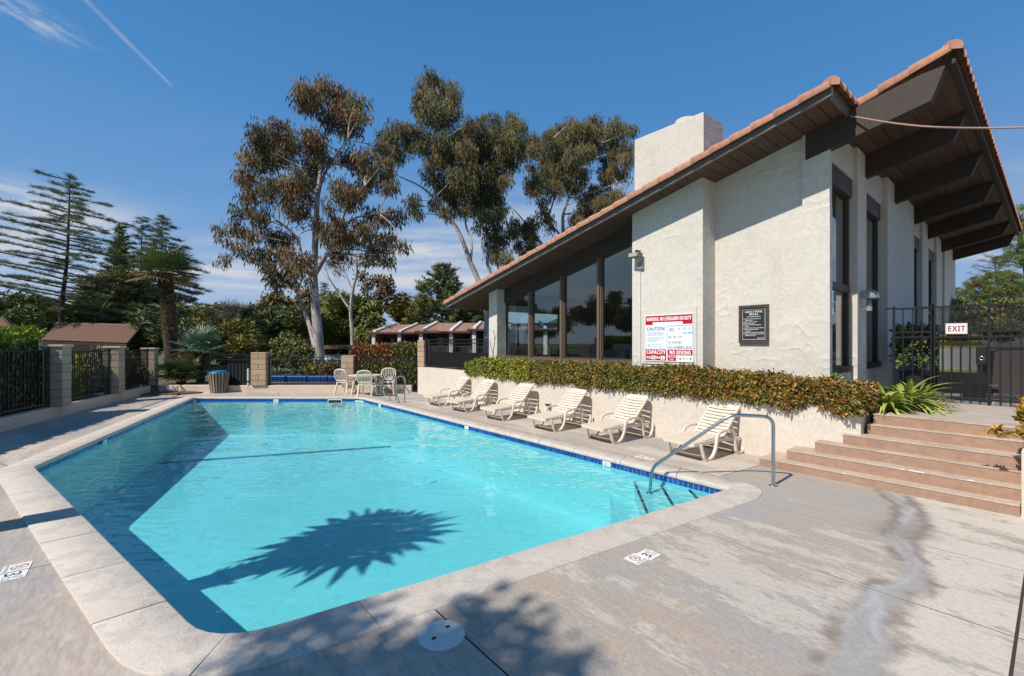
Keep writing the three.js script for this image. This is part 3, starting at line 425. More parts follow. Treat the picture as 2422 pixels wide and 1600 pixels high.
  // the clay field behind the edge tiles: barrel courses running up the slope
  { const rows = []; for (let v = VF + 0.25; v < VB; v += 0.27) { const lowU = UL, hiU = v < 8.75 ? 2.2 : 1.0; const a = V(v, soff(lowU) + 0.12, lowU), c = V(v, soff(hiU) + 0.12, hiU), g = new THREE.CylinderGeometry(0.105, 0.105, a.distanceTo(c), 8, 1, true, Math.PI / 2, Math.PI); g.rotateX(Math.PI / 2); const z = c.clone().sub(a).normalize(), x = new THREE.Vector3(1, 0, 0), y = new THREE.Vector3().crossVectors(z, x); g.applyMatrix4(new THREE.Matrix4().makeBasis(x, y, z).setPosition(a.add(c).multiplyScalar(0.5))); rows.push(boxUV(g)); } part('roof_tiles', rows, M.roofClay, b).userData.kind = 'stuff'; }
  part('fascia', front([[2.05, soff(2.05) - 0.05], [UL + 0.05, soff(UL + 0.05) - 0.05], [UL + 0.05, soff(UL + 0.05) + 0.07], [2.05, soff(2.05) + 0.07]], VF, VF + 0.05), M.fascia, b);
  part('fascia', bar(V(VF + 0.02, soff(UL) + 0.0, UL + 0.06), V(VB, soff(UL) + 0.0, UL + 0.06), 0.05, 0.15), M.fascia, b);
  part('fascia', bar(V(VF + 0.03, soff(2.07) + 0.02, 2.07), V(VJ - 0.12, soff(2.07) + 0.02, 2.07), 0.05, 0.15), M.fascia, b);
  part('fascia', bar(V(8.42, soff(UR) + 0.02, UR - 0.02), V(VB, soff(UR) + 0.02, UR - 0.02), 0.06, 0.16), M.wood, b);
  // edge tiles
  const edge = (a, c, len, r, seedK, tilt = 0) => { const L = a.distanceTo(c), n = Math.round(L / len), z = c.clone().sub(a).normalize(), x = new THREE.Vector3().crossVectors(new THREE.Vector3(0, 1, 0), z).normalize(), y = new THREE.Vector3().crossVectors(z, x), RR = rng(seedK);
    const g0 = new THREE.CylinderGeometry(r * 0.86, r * 1.06, L / n + 0.05, 12, 1, false, Math.PI * 0.38, Math.PI * 1.24); g0.rotateX(Math.PI / 2); const g1 = boxUV(g0);
    for (let k = 0; k < n; k++) { const p = a.clone().addScaledVector(z, (k + 0.5) * L / n), o = mesh('edge_tile', g1, M.clay[Math.floor(RR() * 4)], b); const m = new THREE.Matrix4().makeBasis(x, y, z).setPosition(p); const q = new THREE.Quaternion().setFromRotationMatrix(m); q.multiply(new THREE.Quaternion().setFromEuler(new THREE.Euler(0.02, (RR() - 0.5) * 0.03, 0))); o.quaternion.copy(q); o.position.copy(p).sub(b.position).add(new THREE.Vector3((RR() - 0.5) * 0.008, (RR() - 0.5) * 0.008, 0)); } };
  edge(V(VF + 0.03, soff(UL) + 0.085, UL + 0.08), V(VF + 0.03, soff(2.08) + 0.085, 2.08), 0.345, 0.112, 61);
  edge(V(VF + 0.03, soff(2.08) + 0.11, 2.06), V(8.66, soff(2.06) + 0.10, 2.06), 0.3, 0.11, 62);
  edge(V(8.62, soff(2.05) + 0.10, 2.02), V(8.40, soff(UR) + 0.10, UR), 0.33, 0.115, 63);
  edge(V(8.36, soff(UR) + 0.10, UR - 0.02), V(VB, soff(UR) + 0.10, UR - 0.02), 0.30, 0.11, 64);
  for (const v of [8.25, 10.4, 12.83, 15.41, 17.92, 20.85, 23.4]) {
    const front0 = v < 9, ui = front0 ? 2.34 : sideU(v), yb = 4.86, us = 1.12, ue = 0.98;
    part('rafter', front([[ui + 0.3, 4.80], [us, yb + 0.2293 * (ui - us)], [ue, soff(ue) - 0.06], [ue, soff(ue) - 0.002], [ui + 0.3, soff(ui + 0.3) - 0.002]], front0 ? 8.40 : v, front0 ? 8.56 : v + 0.16), M.wood, b);
  }
  // chimney
  const ch = part('chimney', [plan([[9.5, 4.94], [10.4, 4.94], [10.4, 6.72], [9.5, 6.72]], 4.4, 6.86, 0.02)], M.stucco, b);
  part('flue', cyl(0.26, 0.25, 0.2, 9.95, 6.84, -5.6, 20), M.stucco, ch);
}
// ------------------------------------------------------------------ things on the clubhouse wall
const facing = (w, h, v, y, u, t = 0.012) => box(v, v + t, y - h / 2, y + h / 2, u - w / 2, u + w / 2);   // a board that faces the pool
function poster(parent, name, w, h, v, y, u, m) { const g = new THREE.PlaneGeometry(w, h); g.rotateY(-Math.PI / 2); g.translate(v, y, -u); return part(name, N(g), m, parent); }
{
  const s = thing('pool_warning_sign', 'white sign with red bands reading WARNING NO LIFEGUARD ON DUTY on the stucco pier', 'sign', V(8.02, 1.36, 4.87));
  part('backing_board', facing(1.2, 1.1, 8.008, 1.93, 4.9, 0.02), M.stucco, s); part('panel', facing(1.05, 0.93, 7.994, 1.90, 4.88, 0.012), M.white, s);
  const t = canvasTex(1240, 1100, (g, W, H) => {
    g.fillStyle = '#eef2f4'; g.fillRect(0, 0, W, H); const red = '#b3162a', navy = '#12307c', ink = '#1a1a20'; g.textBaseline = 'middle';
    const txt = (str, x, y, px, col, max, font = 'sans-serif', w = 'bold') => { g.fillStyle = col; g.font = `${w} ${px}px ${font}`; const m = g.measureText(str).width, k = max ? max / m : 1; g.save(); g.translate(x, y); g.scale(k, 1); g.fillText(str, 0, 0); g.restore(); };
    g.fillStyle = red; g.fillRect(12, 14, W - 24, 158); g.fillRect(12, 172, 200, 62); g.fillRect(W - 252, 172, 240, 62); txt('WARNING: NO LIFEGUARD ON DUTY', 40, 96, 120, '#fff', W - 80);
    g.strokeStyle = navy; g.lineWidth = 6; g.strokeRect(14, 262, 560, 532); g.strokeRect(606, 262, W - 620, 532);
    txt('CAUTION', 48, 332, 112, navy, 490);
    const lines = ['ELDERLY PERSONS, PREGNANT WOMEN AND THOSE', 'WITH HEALTH CONDITIONS REQUIRING MEDICAL', 'CARE SHOULD CONSULT A PHYSICIAN', '', 'CHILDREN UNDER THE AGE OF 14 SHALL', 'NOT USE POOL WITHOUT AN ADULT IN', 'ATTENDANCE AT ALL TIMES', '* USE OF SPA ALONE', '', '* LONG EXPOSURE MAY RESULT IN', 'NAUSEA', '* NO RUNNING IN THE POOL AREA']; lines.forEach((l, i) => l && txt(l, 60, 420 + i * 31, 26, navy, Math.min(470, 14 * l.length)));
    txt('911', 660, 370, 130, ink, 120); txt('IN EMERGENCY DIAL', 622, 288, 22, navy, 190); g.lineWidth = 4; g.strokeRect(830, 268, W - 848, 190); g.strokeRect(606, 262, 224, 196); for (let i = 0; i < 3; i++) { g.fillStyle = navy; g.beginPath(); g.arc(900 + i * 130, 330, 14, 0, 7); g.fill(); g.fillRect(870 + i * 130, 355, 70, 6); g.fillRect(880 + i * 130, 375, 50, 5); } g.fillStyle = '#5fa8d8'; g.fillRect(1000, 420, 90, 26); g.fillRect(1115, 420, 100, 26);
    txt('805 569 2210', 630, 535, 72, ink, 340, 'monospace'); txt('SB HIGHLANDS', 630, 655, 72, ink, 340, 'monospace'); txt('6621 MIRAMONTE DRIVE', 630, 765, 66, ink, 580, 'monospace'); g.fillStyle = '#9fb6cf'; g.fillRect(620, 590, W - 650, 3); g.fillRect(620, 710, W - 650, 3);
    g.fillStyle = red; g.fillRect(12, 820, 562, 264); g.fillRect(606, 820, W - 618, 132); g.fillRect(606, 962, 220, 122); txt('CAPACITY', 36, 888, 128, '#fff', 520); txt('NO DIVING', 650, 888, 124, '#fff', 540);
    txt('POOL', 36, 1016, 84, '#fff', 140); txt('SPA', 300, 1016, 84, '#fff', 118); g.fillStyle = '#f4f4f4'; g.fillRect(180, 974, 110, 84); g.fillRect(426, 974, 110, 84); txt('48', 204, 1018, 60, ink, 60); txt('8', 464, 1018, 60, ink); txt('POOL/SPA', 622, 996, 44, '#fff', 190); txt('HOURS', 660, 1050, 44, '#fff', 110); g.fillStyle = '#f4f4f4'; g.fillRect(832, 970, W - 850, 110); txt('7 AM TO 11 PM', 846, 1030, 76, ink, 360, 'monospace');
  });
  poster(s, 'print', 1.04, 0.92, 7.992, 1.90, 4.88, mat(0xffffff, 0.35, { map: t }));
  const r = thing('pool_rules_sign', 'dark framed sign headed ADULT POOL RULES on the recessed wall', 'sign', V(8.49, 1.8, 3.48));
  part('frame', [facing(0.505, 0.05, 8.45, 2.455, 3.478, 0.05), facing(0.505, 0.05, 8.45, 1.82, 3.478, 0.05), facing(0.05, 0.585, 8.45, 2.1375, 3.705, 0.05), facing(0.05, 0.585, 8.45, 2.1375, 3.251, 0.05)], M.frame, r); part('panel', facing(0.41, 0.59, 8.475, 2.1375, 3.478, 0.02), mat(0x2b2a29, 0.5), r);
  const t2 = canvasTex(620, 900, (g, W, H) => { g.fillStyle = '#2b2a29'; g.fillRect(0, 0, W, H); g.strokeStyle = '#e6e6e2'; g.lineWidth = 9; g.strokeRect(18, 40, W - 36, H - 70); g.fillStyle = '#efefec'; g.textAlign = 'center'; g.font = 'bold 70px serif'; g.fillText('ADULT POOL', W / 2, 130); g.fillText('RULES', W / 2, 200); g.font = 'bold 34px serif'; g.fillText('(18 YEARS & OLDER)', W / 2, 252); g.textAlign = 'left'; g.font = 'bold 34px serif'; ['Persons under 18 must use', '     family pool', 'Hours: 7 AM to 11 PM', 'Resident use only', 'Residents must accompany', '     guests', 'Two guests per unit maximum', 'Valid key in possession', '     required', 'No glass/No animals/No animals', 'Trespassers will be prosecuted', '     (Penal Code 602)'].forEach((l, i) => g.fillText(l, 40, 310 + i * 42, W - 76)); g.font = 'italic bold 34px serif'; g.fillText('Thank You', W - 220, 840); });
  poster(r, 'print', 0.405, 0.585, 8.473, 2.1375, 3.478, mat(0xffffff, 0.5, { map: t2 }));
  const f = thing('floodlight', 'small bronze floodlight with a grey junction box and conduit on the pier', 'floodlight', V(8.02, 3.4, 5.53));
  part('lamp_housing', rbox(7.80, 7.98, 3.56, 3.66, 5.44, 5.68, 0.02), mat(0x7d6f5c, 0.5), f); part('lens', box(7.79, 7.799, 3.575, 3.645, 5.46, 5.66), M.curtain, f); part('bracket', [box(7.90, 7.94, 3.64, 3.72, 5.52, 5.58), box(7.9, 8.03, 3.69, 3.72, 5.53, 5.57)], M.frame, f);
  part('junction_box', rbox(7.97, 8.028, 3.33, 3.47, 5.44, 5.58, 0.01), M.grey, f); part('conduit', [tube([V(8.015, 3.34, 5.535), V(8.015, 2.4, 5.535), V(8.015, 1.0, 5.535)], 0.012, 0.012, 8, 1, false), tube([V(8.015, 3.56, 5.535), V(8.015, 3.46, 5.535)], 0.012, 0.012, 8, 1, false)], M.trim, f);
  const o = thing('outlet_box', 'small dark outlet box low on the retaining wall behind the loungers', 'outlet', V(7.6, 0.2, 7.82)); part('housing', rbox(7.55, 7.632, 0.24, 0.33, 7.76, 7.86, 0.012), M.frame, o); part('cover_flap', rbox(7.51, 7.56, 0.31, 0.345, 7.75, 7.87, 0.01), M.frame, o); part('conduit', box(7.6, 7.628, 0.0, 0.24, 7.79, 7.83), M.curtain, o);
  const c = thing('overhead_cable', 'thin brown service cable running off to the right from the roof beam', 'cable', V(8.5, 4.9, 2));
  const p0 = V(8.36, 5.26, 2.02), p1 = at(2330, 303, 5.75), p2 = at(2540, 298, 5.2); mesh('cable', tube([p0, at(2110, 291, 6.35), at(2200, 300, 6.0), p1, p2].map(q => q.clone().sub(c.position)), 0.012, 0.012, 6, 6), M.cable, c);
  const l = thing('wall_lantern', 'round glass wall lantern on the pillar between the two side windows', 'lamp', V(10.1, 2.2, 2.2)); const ly = 2.62; part('globe', (() => { const g = new THREE.SphereGeometry(0.15, 20, 12, 0, 6.3, 0, 1.7); g.translate(10.1, ly, -2.17); return N(g); })(), new THREE.MeshPhysicalMaterial({ color: 0xcfd0cc, roughness: 0.25, transmission: 0.6, thickness: 0 }), l); part('stem', [cyl(0.05, 0.03, 0.2, 10.1, ly - 0.24, -2.17, 10), tube([V(10.1, ly - 0.2, 2.17), V(10.1, ly - 0.22, 2.3)], 0.018, 0.018, 6, 1, false)], M.grey, l);
}

// ================================================================== THINGS ON THE DECK
// resin sun lounger: local x runs from the foot end to the head end, z across
function makeLounger(label) {
  const t = thing('sun_lounger', label, 'sun lounger', new THREE.Vector3(), 0, 'loungers along the retaining wall');
  const P = (x, y, z) => new THREE.Vector3(x, y, z), rib = (pts, w, h) => { const g = []; for (let i = 0; i < pts.length - 1; i++) g.push(bar(pts[i], pts[i + 1].clone().lerp(pts[i], -0.02), w, h, P(0, 0, 1))); return g; };
  const HW = 0.27, seatY = x => 0.285 + 0.02 * Math.sin(x * 4);
  // seat: side rails and slats
  mesh('seat_rail', [...[-1, 1].flatMap(s => rib(rounded([P(-0.22, 0.265, s * HW), P(0.3, 0.27, s * HW), P(0.62, 0.265, s * HW), P(0.98, 0.24, s * HW)], 0.1, 3), 0.05, 0.035)), bar(P(-0.21, 0.262, -HW), P(-0.21, 0.262, HW), 0.035, 0.05)], M.resin, t);
  for (let k = 0; k < 11; k++) { const x = -0.19 + k * 0.078, g = new THREE.BoxGeometry(0.058, 0.016, HW * 2 - 0.01, 1, 1, 6), p = g.attributes.position; for (let i = 0; i < p.count; i++) { const z = p.getZ(i) / HW; p.setY(i, p.getY(i) - 0.022 * (1 - z * z) + 0.012); } g.translate(x, seatY(x), 0); mesh('slat', boxUV(g), M.resin, t); }
  // back rest: two stiles, slats and the rounded top
  const B0 = P(0.55, 0.30, 0), ang = 0.80, dx = Math.cos(ang), dy = Math.sin(ang), L = 0.60;
  const back = new THREE.Group(); back.name = 'backrest'; t.add(back);
  mesh('stile', [-1, 1].map(s => bar(P(B0.x, B0.y, s * (HW - 0.012)), P(B0.x + dx * L, B0.y + dy * L, s * (HW - 0.012)), 0.03, 0.035, P(-dy, dx, 0))), M.resin, back);
  for (let k = 0; k < 9; k++) { const f = 0.04 + k * 0.066, w = 0.050, g = new THREE.BoxGeometry(w, 0.014, HW * 2 - 0.03, 1, 1, 6), p = g.attributes.position; for (let i = 0; i < p.count; i++) { const z = p.getZ(i) / HW; p.setY(i, p.getY(i) - 0.030 * (1 - z * z) + 0.012); } g.rotateZ(ang); g.translate(B0.x + dx * f, B0.y + dy * f, 0); mesh('slat', boxUV(g), M.resin, back); }
  { const s = new THREE.Shape(); s.moveTo(-HW, 0); s.lineTo(HW, 0); s.quadraticCurveTo(HW, 0.075, HW - 0.08, 0.085); s.lineTo(-HW + 0.08, 0.085); s.quadraticCurveTo(-HW, 0.075, -HW, 0); const g = new THREE.ExtrudeGeometry(s, { depth: 0.022, bevelEnabled: true, bevelSize: 0.006, bevelThickness: 0.006, bevelSegments: 1 }); g.rotateY(Math.PI / 2); g.rotateZ(ang - Math.PI / 2); g.translate(B0.x + dx * 0.585, B0.y + dy * 0.585, 0); mesh('head_slat', boxUV(g), M.resin, back); }
  mesh('prop', [-1, 1].map(s => bar(P(B0.x + dx * 0.33, B0.y + dy * 0.33 - 0.02, s * (HW - 0.05)), P(0.98, 0.225, s * (HW - 0.05)), 0.022, 0.03)), M.resin, t);
  // the ribbon legs on each side: front hoop, arm rest, rear hoop in one run
  for (const s of [-1, 1]) {
    const z = s * (HW + 0.035), run = rounded([P(-0.09, 0.26, z), P(0.0, 0.02, z), P(0.16, 0.012, z), P(0.27, 0.13, z), P(0.33, 0.385, z), P(0.47, 0.42, z), P(0.68, 0.415, z), P(0.77, 0.30, z), P(0.82, 0.03, z), P(0.98, 0.014, z), P(1.06, 0.12, z), P(1.08, 0.25, z)], [0, 0.05, 0.07, 0.12, 0.06, 0.08, 0.06, 0.1, 0.05, 0.07, 0.08, 0], 4);
    mesh('leg_and_arm', rib(run, 0.028, 0.046), M.resin, t);
    mesh('foot', [box3(0.05, 0.02, 0.06, 0.02, 0.012, z), box3(0.05, 0.02, 0.06, 0.85, 0.012, z)], M.resinDark, t);
  }
  for (const x of [0.06, 0.90]) mesh('stretcher', bar(P(x, 0.05, -HW - 0.03), P(x, 0.05, HW + 0.03), 0.05, 0.05), M.resinDark, t);
  return t;
}
{
  const place = [[6.57, 11.46, 0.05, 'farthest sun lounger, nearest the ladder rails'], [6.52, 10.09, -0.03, 'second sun lounger from the ladder rails, in front of the plain end of the wall'], [6.44, 8.44, -0.02, 'third sun lounger from the far end, just beyond the outlet box'], [6.47, 6.79, 0.03, 'fourth sun lounger from the far end, just this side of the outlet box'], [6.54, 5.36, 0.10, 'second nearest sun lounger, standing clear of the handrail'], [6.66, 3.73, 0.13, 'nearest sun lounger, seen behind the slanting handrail next to the steps']];
  const first = makeLounger(place[0][3]);
  place.forEach(([v, u, a, lab], i) => { const o = i ? copyOf(first, lab, new THREE.Vector3()) : first; o.position.copy(V(v, 0.0, u)); o.rotation.y = -a; });
}
// handrail at the pool steps
{
  const t = thing('handrail', 'stainless steel handrail slanting from the pool steps to the deck', 'handrail', V(6.18, 0, 2.30));
  const pts = [V(5.385, -0.25, 3.56), V(5.392, 0.10, 3.54), V(5.87, 0.79, 2.78), V(5.94, 0.862, 2.67), V(6.145, 0.868, 2.36), V(6.183, 0.80, 2.30), V(6.183, 0.0, 2.30)];
  part('rail', pipe([pts[0], pts[1], V(5.915, 0.872, 2.71), V(6.183, 0.868, 2.30), pts[6]], 0.0215, [0, 0.12, 0.10, 0.13, 0], 14), M.steel, t);
  part('base_flange', [cyl(0.055, 0.045, 0.012, 6.183, 0.0, -2.30, 20), cyl(0.055, 0.045, 0.012, 5.385, -0.25, -3.56, 20)], M.steel, t);
}
// ladder rails at the far side
{
  const t = thing('pool_ladder', 'pair of bent chrome ladder rails at the far right corner of the pool', 'ladder', V(6.1, 0, 13));
  for (const u of [12.68, 13.28]) part('rail', pipe([V(6.224, 0, u), V(6.224, 0.80, u), V(5.95, 0.80, u), V(5.50, 0.44, u), V(5.60, 0.24, u), V(6.0, 0.235, u), V(6.03, 0.0, u)], 0.021, [0, 0.13, 0.12, 0.10, 0.10, 0.08, 0], 10), M.steel, t);
  for (const u of [12.68, 13.28]) part('base_flange', [cyl(0.05, 0.04, 0.012, 6.224, 0.0, -u, 16), cyl(0.05, 0.04, 0.012, 6.03, 0.0, -u, 16)], M.steel, t);
}
// table and chairs
{
  const c = at(862.7, 0, 15.75), TV = new THREE.Vector3(c.x, 0, c.z);
  const t = thing('patio_table', 'round cream resin patio table by the far fence', 'table', TV, FRONTAL);
  const top = new THREE.LatheGeometry([[0, 0.655], [0.53, 0.655], [0.55, 0.662], [0.56, 0.68], [0.55, 0.692], [0.5, 0.696], [0, 0.698]].map(p => new THREE.Vector2(...p)), 40); mesh('tabletop', N(top), M.resin, t);
  mesh('apron', (() => { const g = new THREE.CylinderGeometry(0.40, 0.40, 0.05, 30, 1, true); g.translate(0, 0.635, 0); return N(g); })(), M.resin, t);
  for (const [x, z] of [[-1, -1], [1, -1], [1, 1], [-1, 1]]) mesh('leg', bar(new THREE.Vector3(x * 0.26, 0.65, z * 0.26), new THREE.Vector3(x * 0.34, 0, z * 0.34), 0.06, 0.05), M.resin, t);
  const makeChair = (label, pos, turn) => {                           // local +z: the way the sitter faces
    const k = thing('patio_chair', label, 'chair', pos, turn, 'resin chairs round the patio table'); const P = (x, y, z) => new THREE.Vector3(x, y, z);
    mesh('seat', (() => { const g = new RoundedBoxGeometry(0.44, 0.035, 0.44, 2, 0.015); g.translate(0, 0.42, 0.0); return N(g); })(), M.resin, k);
    for (const s of [-1, 1]) { mesh('leg', bar(P(s * 0.20, 0.44, 0.19), P(s * 0.235, 0, 0.24), 0.05, 0.04), M.resin, k); mesh('leg', bar(P(s * 0.20, 0.44, -0.19), P(s * 0.235, 0, -0.30), 0.05, 0.04), M.resin, k);
      mesh('arm', tube([P(s * 0.235, 0.43, 0.20), P(s * 0.265, 0.58, 0.23), P(s * 0.27, 0.635, 0.12), P(s * 0.26, 0.63, -0.1), P(s * 0.235, 0.66, -0.26)], 0.022, 0.022, 6, 4), M.resin, k); }
    const bk = mesh('back_frame', tube([P(-0.20, 0.44, -0.20), P(-0.245, 0.66, -0.27), P(-0.205, 0.83, -0.315), P(0, 0.885, -0.33), P(0.205, 0.83, -0.315), P(0.245, 0.66, -0.27), P(0.20, 0.44, -0.20)], 0.026, 0.026, 8, 5), M.resin, k);
    for (let i = -3; i <= 3; i++) mesh('back_slat', tube([P(i * 0.040, 0.47, -0.21), P(i * 0.055, 0.66, -0.285), P(i * 0.063, 0.865 - 0.006 * i * i, -0.325)], 0.014, 0.014, 5, 3), M.resin, bk);
    mesh('back_rail', tube([P(-0.21, 0.50, -0.215), P(0, 0.49, -0.235), P(0.21, 0.50, -0.215)], 0.02, 0.02, 6, 3), M.resin, k);
    return k;
  };
  const g0 = (px, F) => { const q = at(px, 0, F); q.y = 0; return q; };
  const c1 = makeChair('resin chair facing away towards the patio table, its fan back to the pool', g0(868, 15.25), FRONTAL + Math.PI);
  copyOf(c1, 'resin chair left of the patio table, seen from the side', g0(818, 15.95), FRONTAL + Math.PI / 2 + 0.12);
  copyOf(c1, 'resin chair right of the patio table, half hidden by the ladder rails', g0(917, 16.05), FRONTAL - Math.PI / 2 - 0.35);
}
// litter bin of upright slats
{
  const p = at(517, 0, 16.35); p.y = 0; const t = thing('litter_bin', 'tapered litter bin of pale upright slats with a blue domed lid', 'bin', p, FRONTAL);
  const n = 20, r0 = 0.245, r1 = 0.335, h = 0.70;
  mesh('liner', N((() => { const g = new THREE.CylinderGeometry(r1 - 0.03, r0 - 0.03, h, 24); g.translate(0, h / 2 + 0.01, 0); return g; })()), M.black, t);
  for (let k = 0; k < n; k++) { const a = k / n * 2 * Math.PI; mesh('slat', bar(new THREE.Vector3(Math.cos(a) * r0, 0.0, Math.sin(a) * r0), new THREE.Vector3(Math.cos(a) * r1, h + 0.02, Math.sin(a) * r1), 0.055, 0.018, new THREE.Vector3(Math.cos(a), 0, Math.sin(a))), mat([0x8c8172, 0x827768, 0x968b7c][k % 3], 0.85), t); }  // slat colours darkened to carry the palm shade over the bin
  mesh('lid', N(new THREE.LatheGeometry([[0.30, 0], [0.315, 0.02], [0.28, 0.075], [0.16, 0.11], [0, 0.12]].map(q => new THREE.Vector2(...q)), 28).translate(0, h, 0)), mat(0x1d5f80, 0.4), t);
}
// round skimmer cover in the deck
{
  const p = V(1.435, 0, 2.42), t = thing('skimmer_cover', 'round white skimmer cover set in the deck near the coping', 'hatch', p);
  mesh('cover', N(new THREE.LatheGeometry([[0.142, -0.01], [0.142, 0.006], [0.136, 0.010], [0.05, 0.014], [0, 0.014]].map(q => new THREE.Vector2(...q)), 48)), mat(0xd2d0cb, 0.6, { bumpMap: roughBump, bumpScale: 0.001 }), t);
  mesh('finger_hole', [box3(0.026, 0.002, 0.02, -0.062, 0.0145, 0.012), box3(0.026, 0.002, 0.02, 0.062, 0.0145, -0.03)], M.joint, t);
}
// depth markers
{
  const noDive = canvasTex(256, 256, (g) => { g.fillStyle = '#e9e6df'; g.fillRect(0, 0, 256, 256); g.strokeStyle = '#2b2b2b'; g.lineWidth = 9; g.beginPath(); g.moveTo(150, 60); g.lineTo(120, 110); g.lineTo(150, 150); g.moveTo(90, 70); g.lineTo(125, 105); g.lineTo(170, 80); g.moveTo(120, 110); g.lineTo(95, 140); g.stroke(); g.beginPath(); g.arc(100, 70, 12, 0, 7); g.fillStyle = '#2b2b2b'; g.fill(); g.strokeStyle = '#b02030'; g.lineWidth = 15; g.beginPath(); g.arc(128, 102, 76, 0, 7); g.moveTo(74, 48); g.lineTo(182, 156); g.stroke(); g.fillStyle = '#1c1c1c'; g.font = 'bold 46px sans-serif'; g.textAlign = 'center'; g.fillText('NO DIVING', 128, 236, 230); });
  const num = (a, frac, ft) => canvasTex(256, 256, (g) => { g.fillStyle = '#e9e6df'; g.fillRect(0, 0, 256, 256); g.fillStyle = '#141414'; g.font = 'bold 210px sans-serif'; g.fillText(a, 18, 205, 110); if (frac) { g.font = 'bold 90px sans-serif'; g.fillText('1', 128, 110); g.fillText('2', 190, 205); g.lineWidth = 12; g.strokeStyle = '#141414'; g.beginPath(); g.moveTo(140, 215); g.lineTo(205, 60); g.stroke(); } if (ft) { g.font = 'bold 50px sans-serif'; g.fillText('FT', 190, 62); } });
  const nd = mat(0xffffff, 0.4, { map: noDive }), three = mat(0xffffff, 0.4, { map: num('3', true, true) }), four = mat(0xffffff, 0.3, { map: num('4', false, false) }), threeB = mat(0xffffff, 0.3, { map: num('3', true, false) });
  const flat = (t, v, u, turn, m, w = 0.143) => { const g = new THREE.PlaneGeometry(w, w); g.rotateX(-Math.PI / 2); g.rotateY(turn); g.translate(v, 0.0045, -u); const o = part('tile', plan([[v - w / 2, u - w / 2], [v + w / 2, u - w / 2], [v + w / 2, u + w / 2], [v - w / 2, u + w / 2]], -0.01, 0.004), M.white, t); part('print', N(g), m, o); };
  let t = thing('depth_marker', 'two white deck tiles, no diving symbol and 3½, this side of the pool', 'depth marker', V(3.26, 0, 2.23)); flat(t, 3.192, 2.24, 0, nd); flat(t, 3.343, 2.222, 0, three);
  t = thing('depth_marker', 'white no diving and depth tiles on the deck at the left edge', 'depth marker', V(-0.75, 0, 5.2)); flat(t, -0.76, 5.315, -Math.PI / 2, nd, 0.16); flat(t, -0.76, 5.14, -Math.PI / 2, three, 0.16);
  t = thing('depth_marker', 'white no diving and depth tiles on the deck in front of the nearest lounger', 'depth marker', V(6.1, 0, 4.1)); flat(t, 6.12, 4.05, Math.PI / 2, nd); flat(t, 6.12, 4.205, Math.PI / 2, threeB);
  const wallTile = (label, v, u, turn, m, w = 0.14, y = -0.088) => { const k = thing('waterline_marker', label, 'depth marker', V(v, y, u), turn); mesh('tile', N(new THREE.PlaneGeometry(w * 1.1, 0.072)), M.white, k).position.z = 0.0; const q = new THREE.PlaneGeometry(0.11, 0.068); q.translate(0.0, 0, 0.0015); mesh('print', N(q), m, k); };
  wallTile('white tile marked 3½ in the blue waterline band near the steps', 5.628, 4.50, -Math.PI / 2, threeB);
  wallTile('white tile marked 4 midway along the blue waterline band', 5.628, 8.42, -Math.PI / 2, four);
  wallTile('white depth tile in the waterline band under the ladder', 5.628, 13.15, -Math.PI / 2, four);
  { const a = Math.atan2(4.23, -3.5); wallTile('white depth tile in the waterline band of the far edge', 3.455, 16.40, Math.atan2(-0.637, 0.771), four); wallTile('white depth tile in the shaded waterline band of the left edge', -0.55 + 0.04, 11.62, Math.atan2(0.959, 0.285), four); }
  const sk = thing('skimmer_opening', 'dark skimmer mouth in the far waterline band', 'skimmer', V(4.95, -0.115, 15.14), Math.atan2(-0.637, 0.771)); mesh('mouth', box3(0.42, 0.11, 0.02, 0, 0, 0.006), M.darkOpening, sk); mesh('surround', [box3(0.46, 0.02, 0.024, 0, 0.058, 0.007), box3(0.02, 0.12, 0.024, -0.22, 0, 0.007), box3(0.02, 0.12, 0.024, 0.22, 0, 0.007)], M.white, sk);
}
// ------------------------------------------------------------------ fences, gates, pillars
function picketFence(name, label, cat, A, B, y0, y1, pitch, w, opt = {}) {     // A, B: plan points [v, u]; every picket a part
  const t = thing(name, label, cat, V(A[0], y0, A[1])); const L = Math.hypot(B[0] - A[0], B[1] - A[1]), n = Math.max(1, Math.round(L / pitch)), P = (k, y) => V(lerp(A[0], B[0], k), y, lerp(A[1], B[1], k));
  const rails = opt.rails ?? [y0 + 0.08, y1 - 0.03];
  for (const y of rails) part('rail', bar(P(opt.from ?? 0, y), P(1, y), 0.035, 0.03), M.iron, t);
  const pk = bar(new THREE.Vector3(0, 0, 0), new THREE.Vector3(0, y1 - y0 - 0.02, 0), w); let many = [];
  for (let k = 0; k <= n; k++) { const q = P(k / n, y0 + 0.01).sub(t.position); if (opt.merge) { const g = pk.clone(); g.translate(q.x, q.y, q.z); many.push(g); } else { const o = mesh('picket', pk, M.iron, t); o.position.copy(q); o.rotation.y = Math.atan2(B[1] - A[1], B[0] - A[0]); } }
  if (opt.merge) mesh('picket_row', many, M.iron, t).userData.kind = 'stuff';
  for (const k of opt.posts ?? [0, 1]) part('post', bar(P(k, y0 - 0.02), P(k, y1 + 0.03), opt.postW ?? 0.05), M.iron, t);
  return t;
}
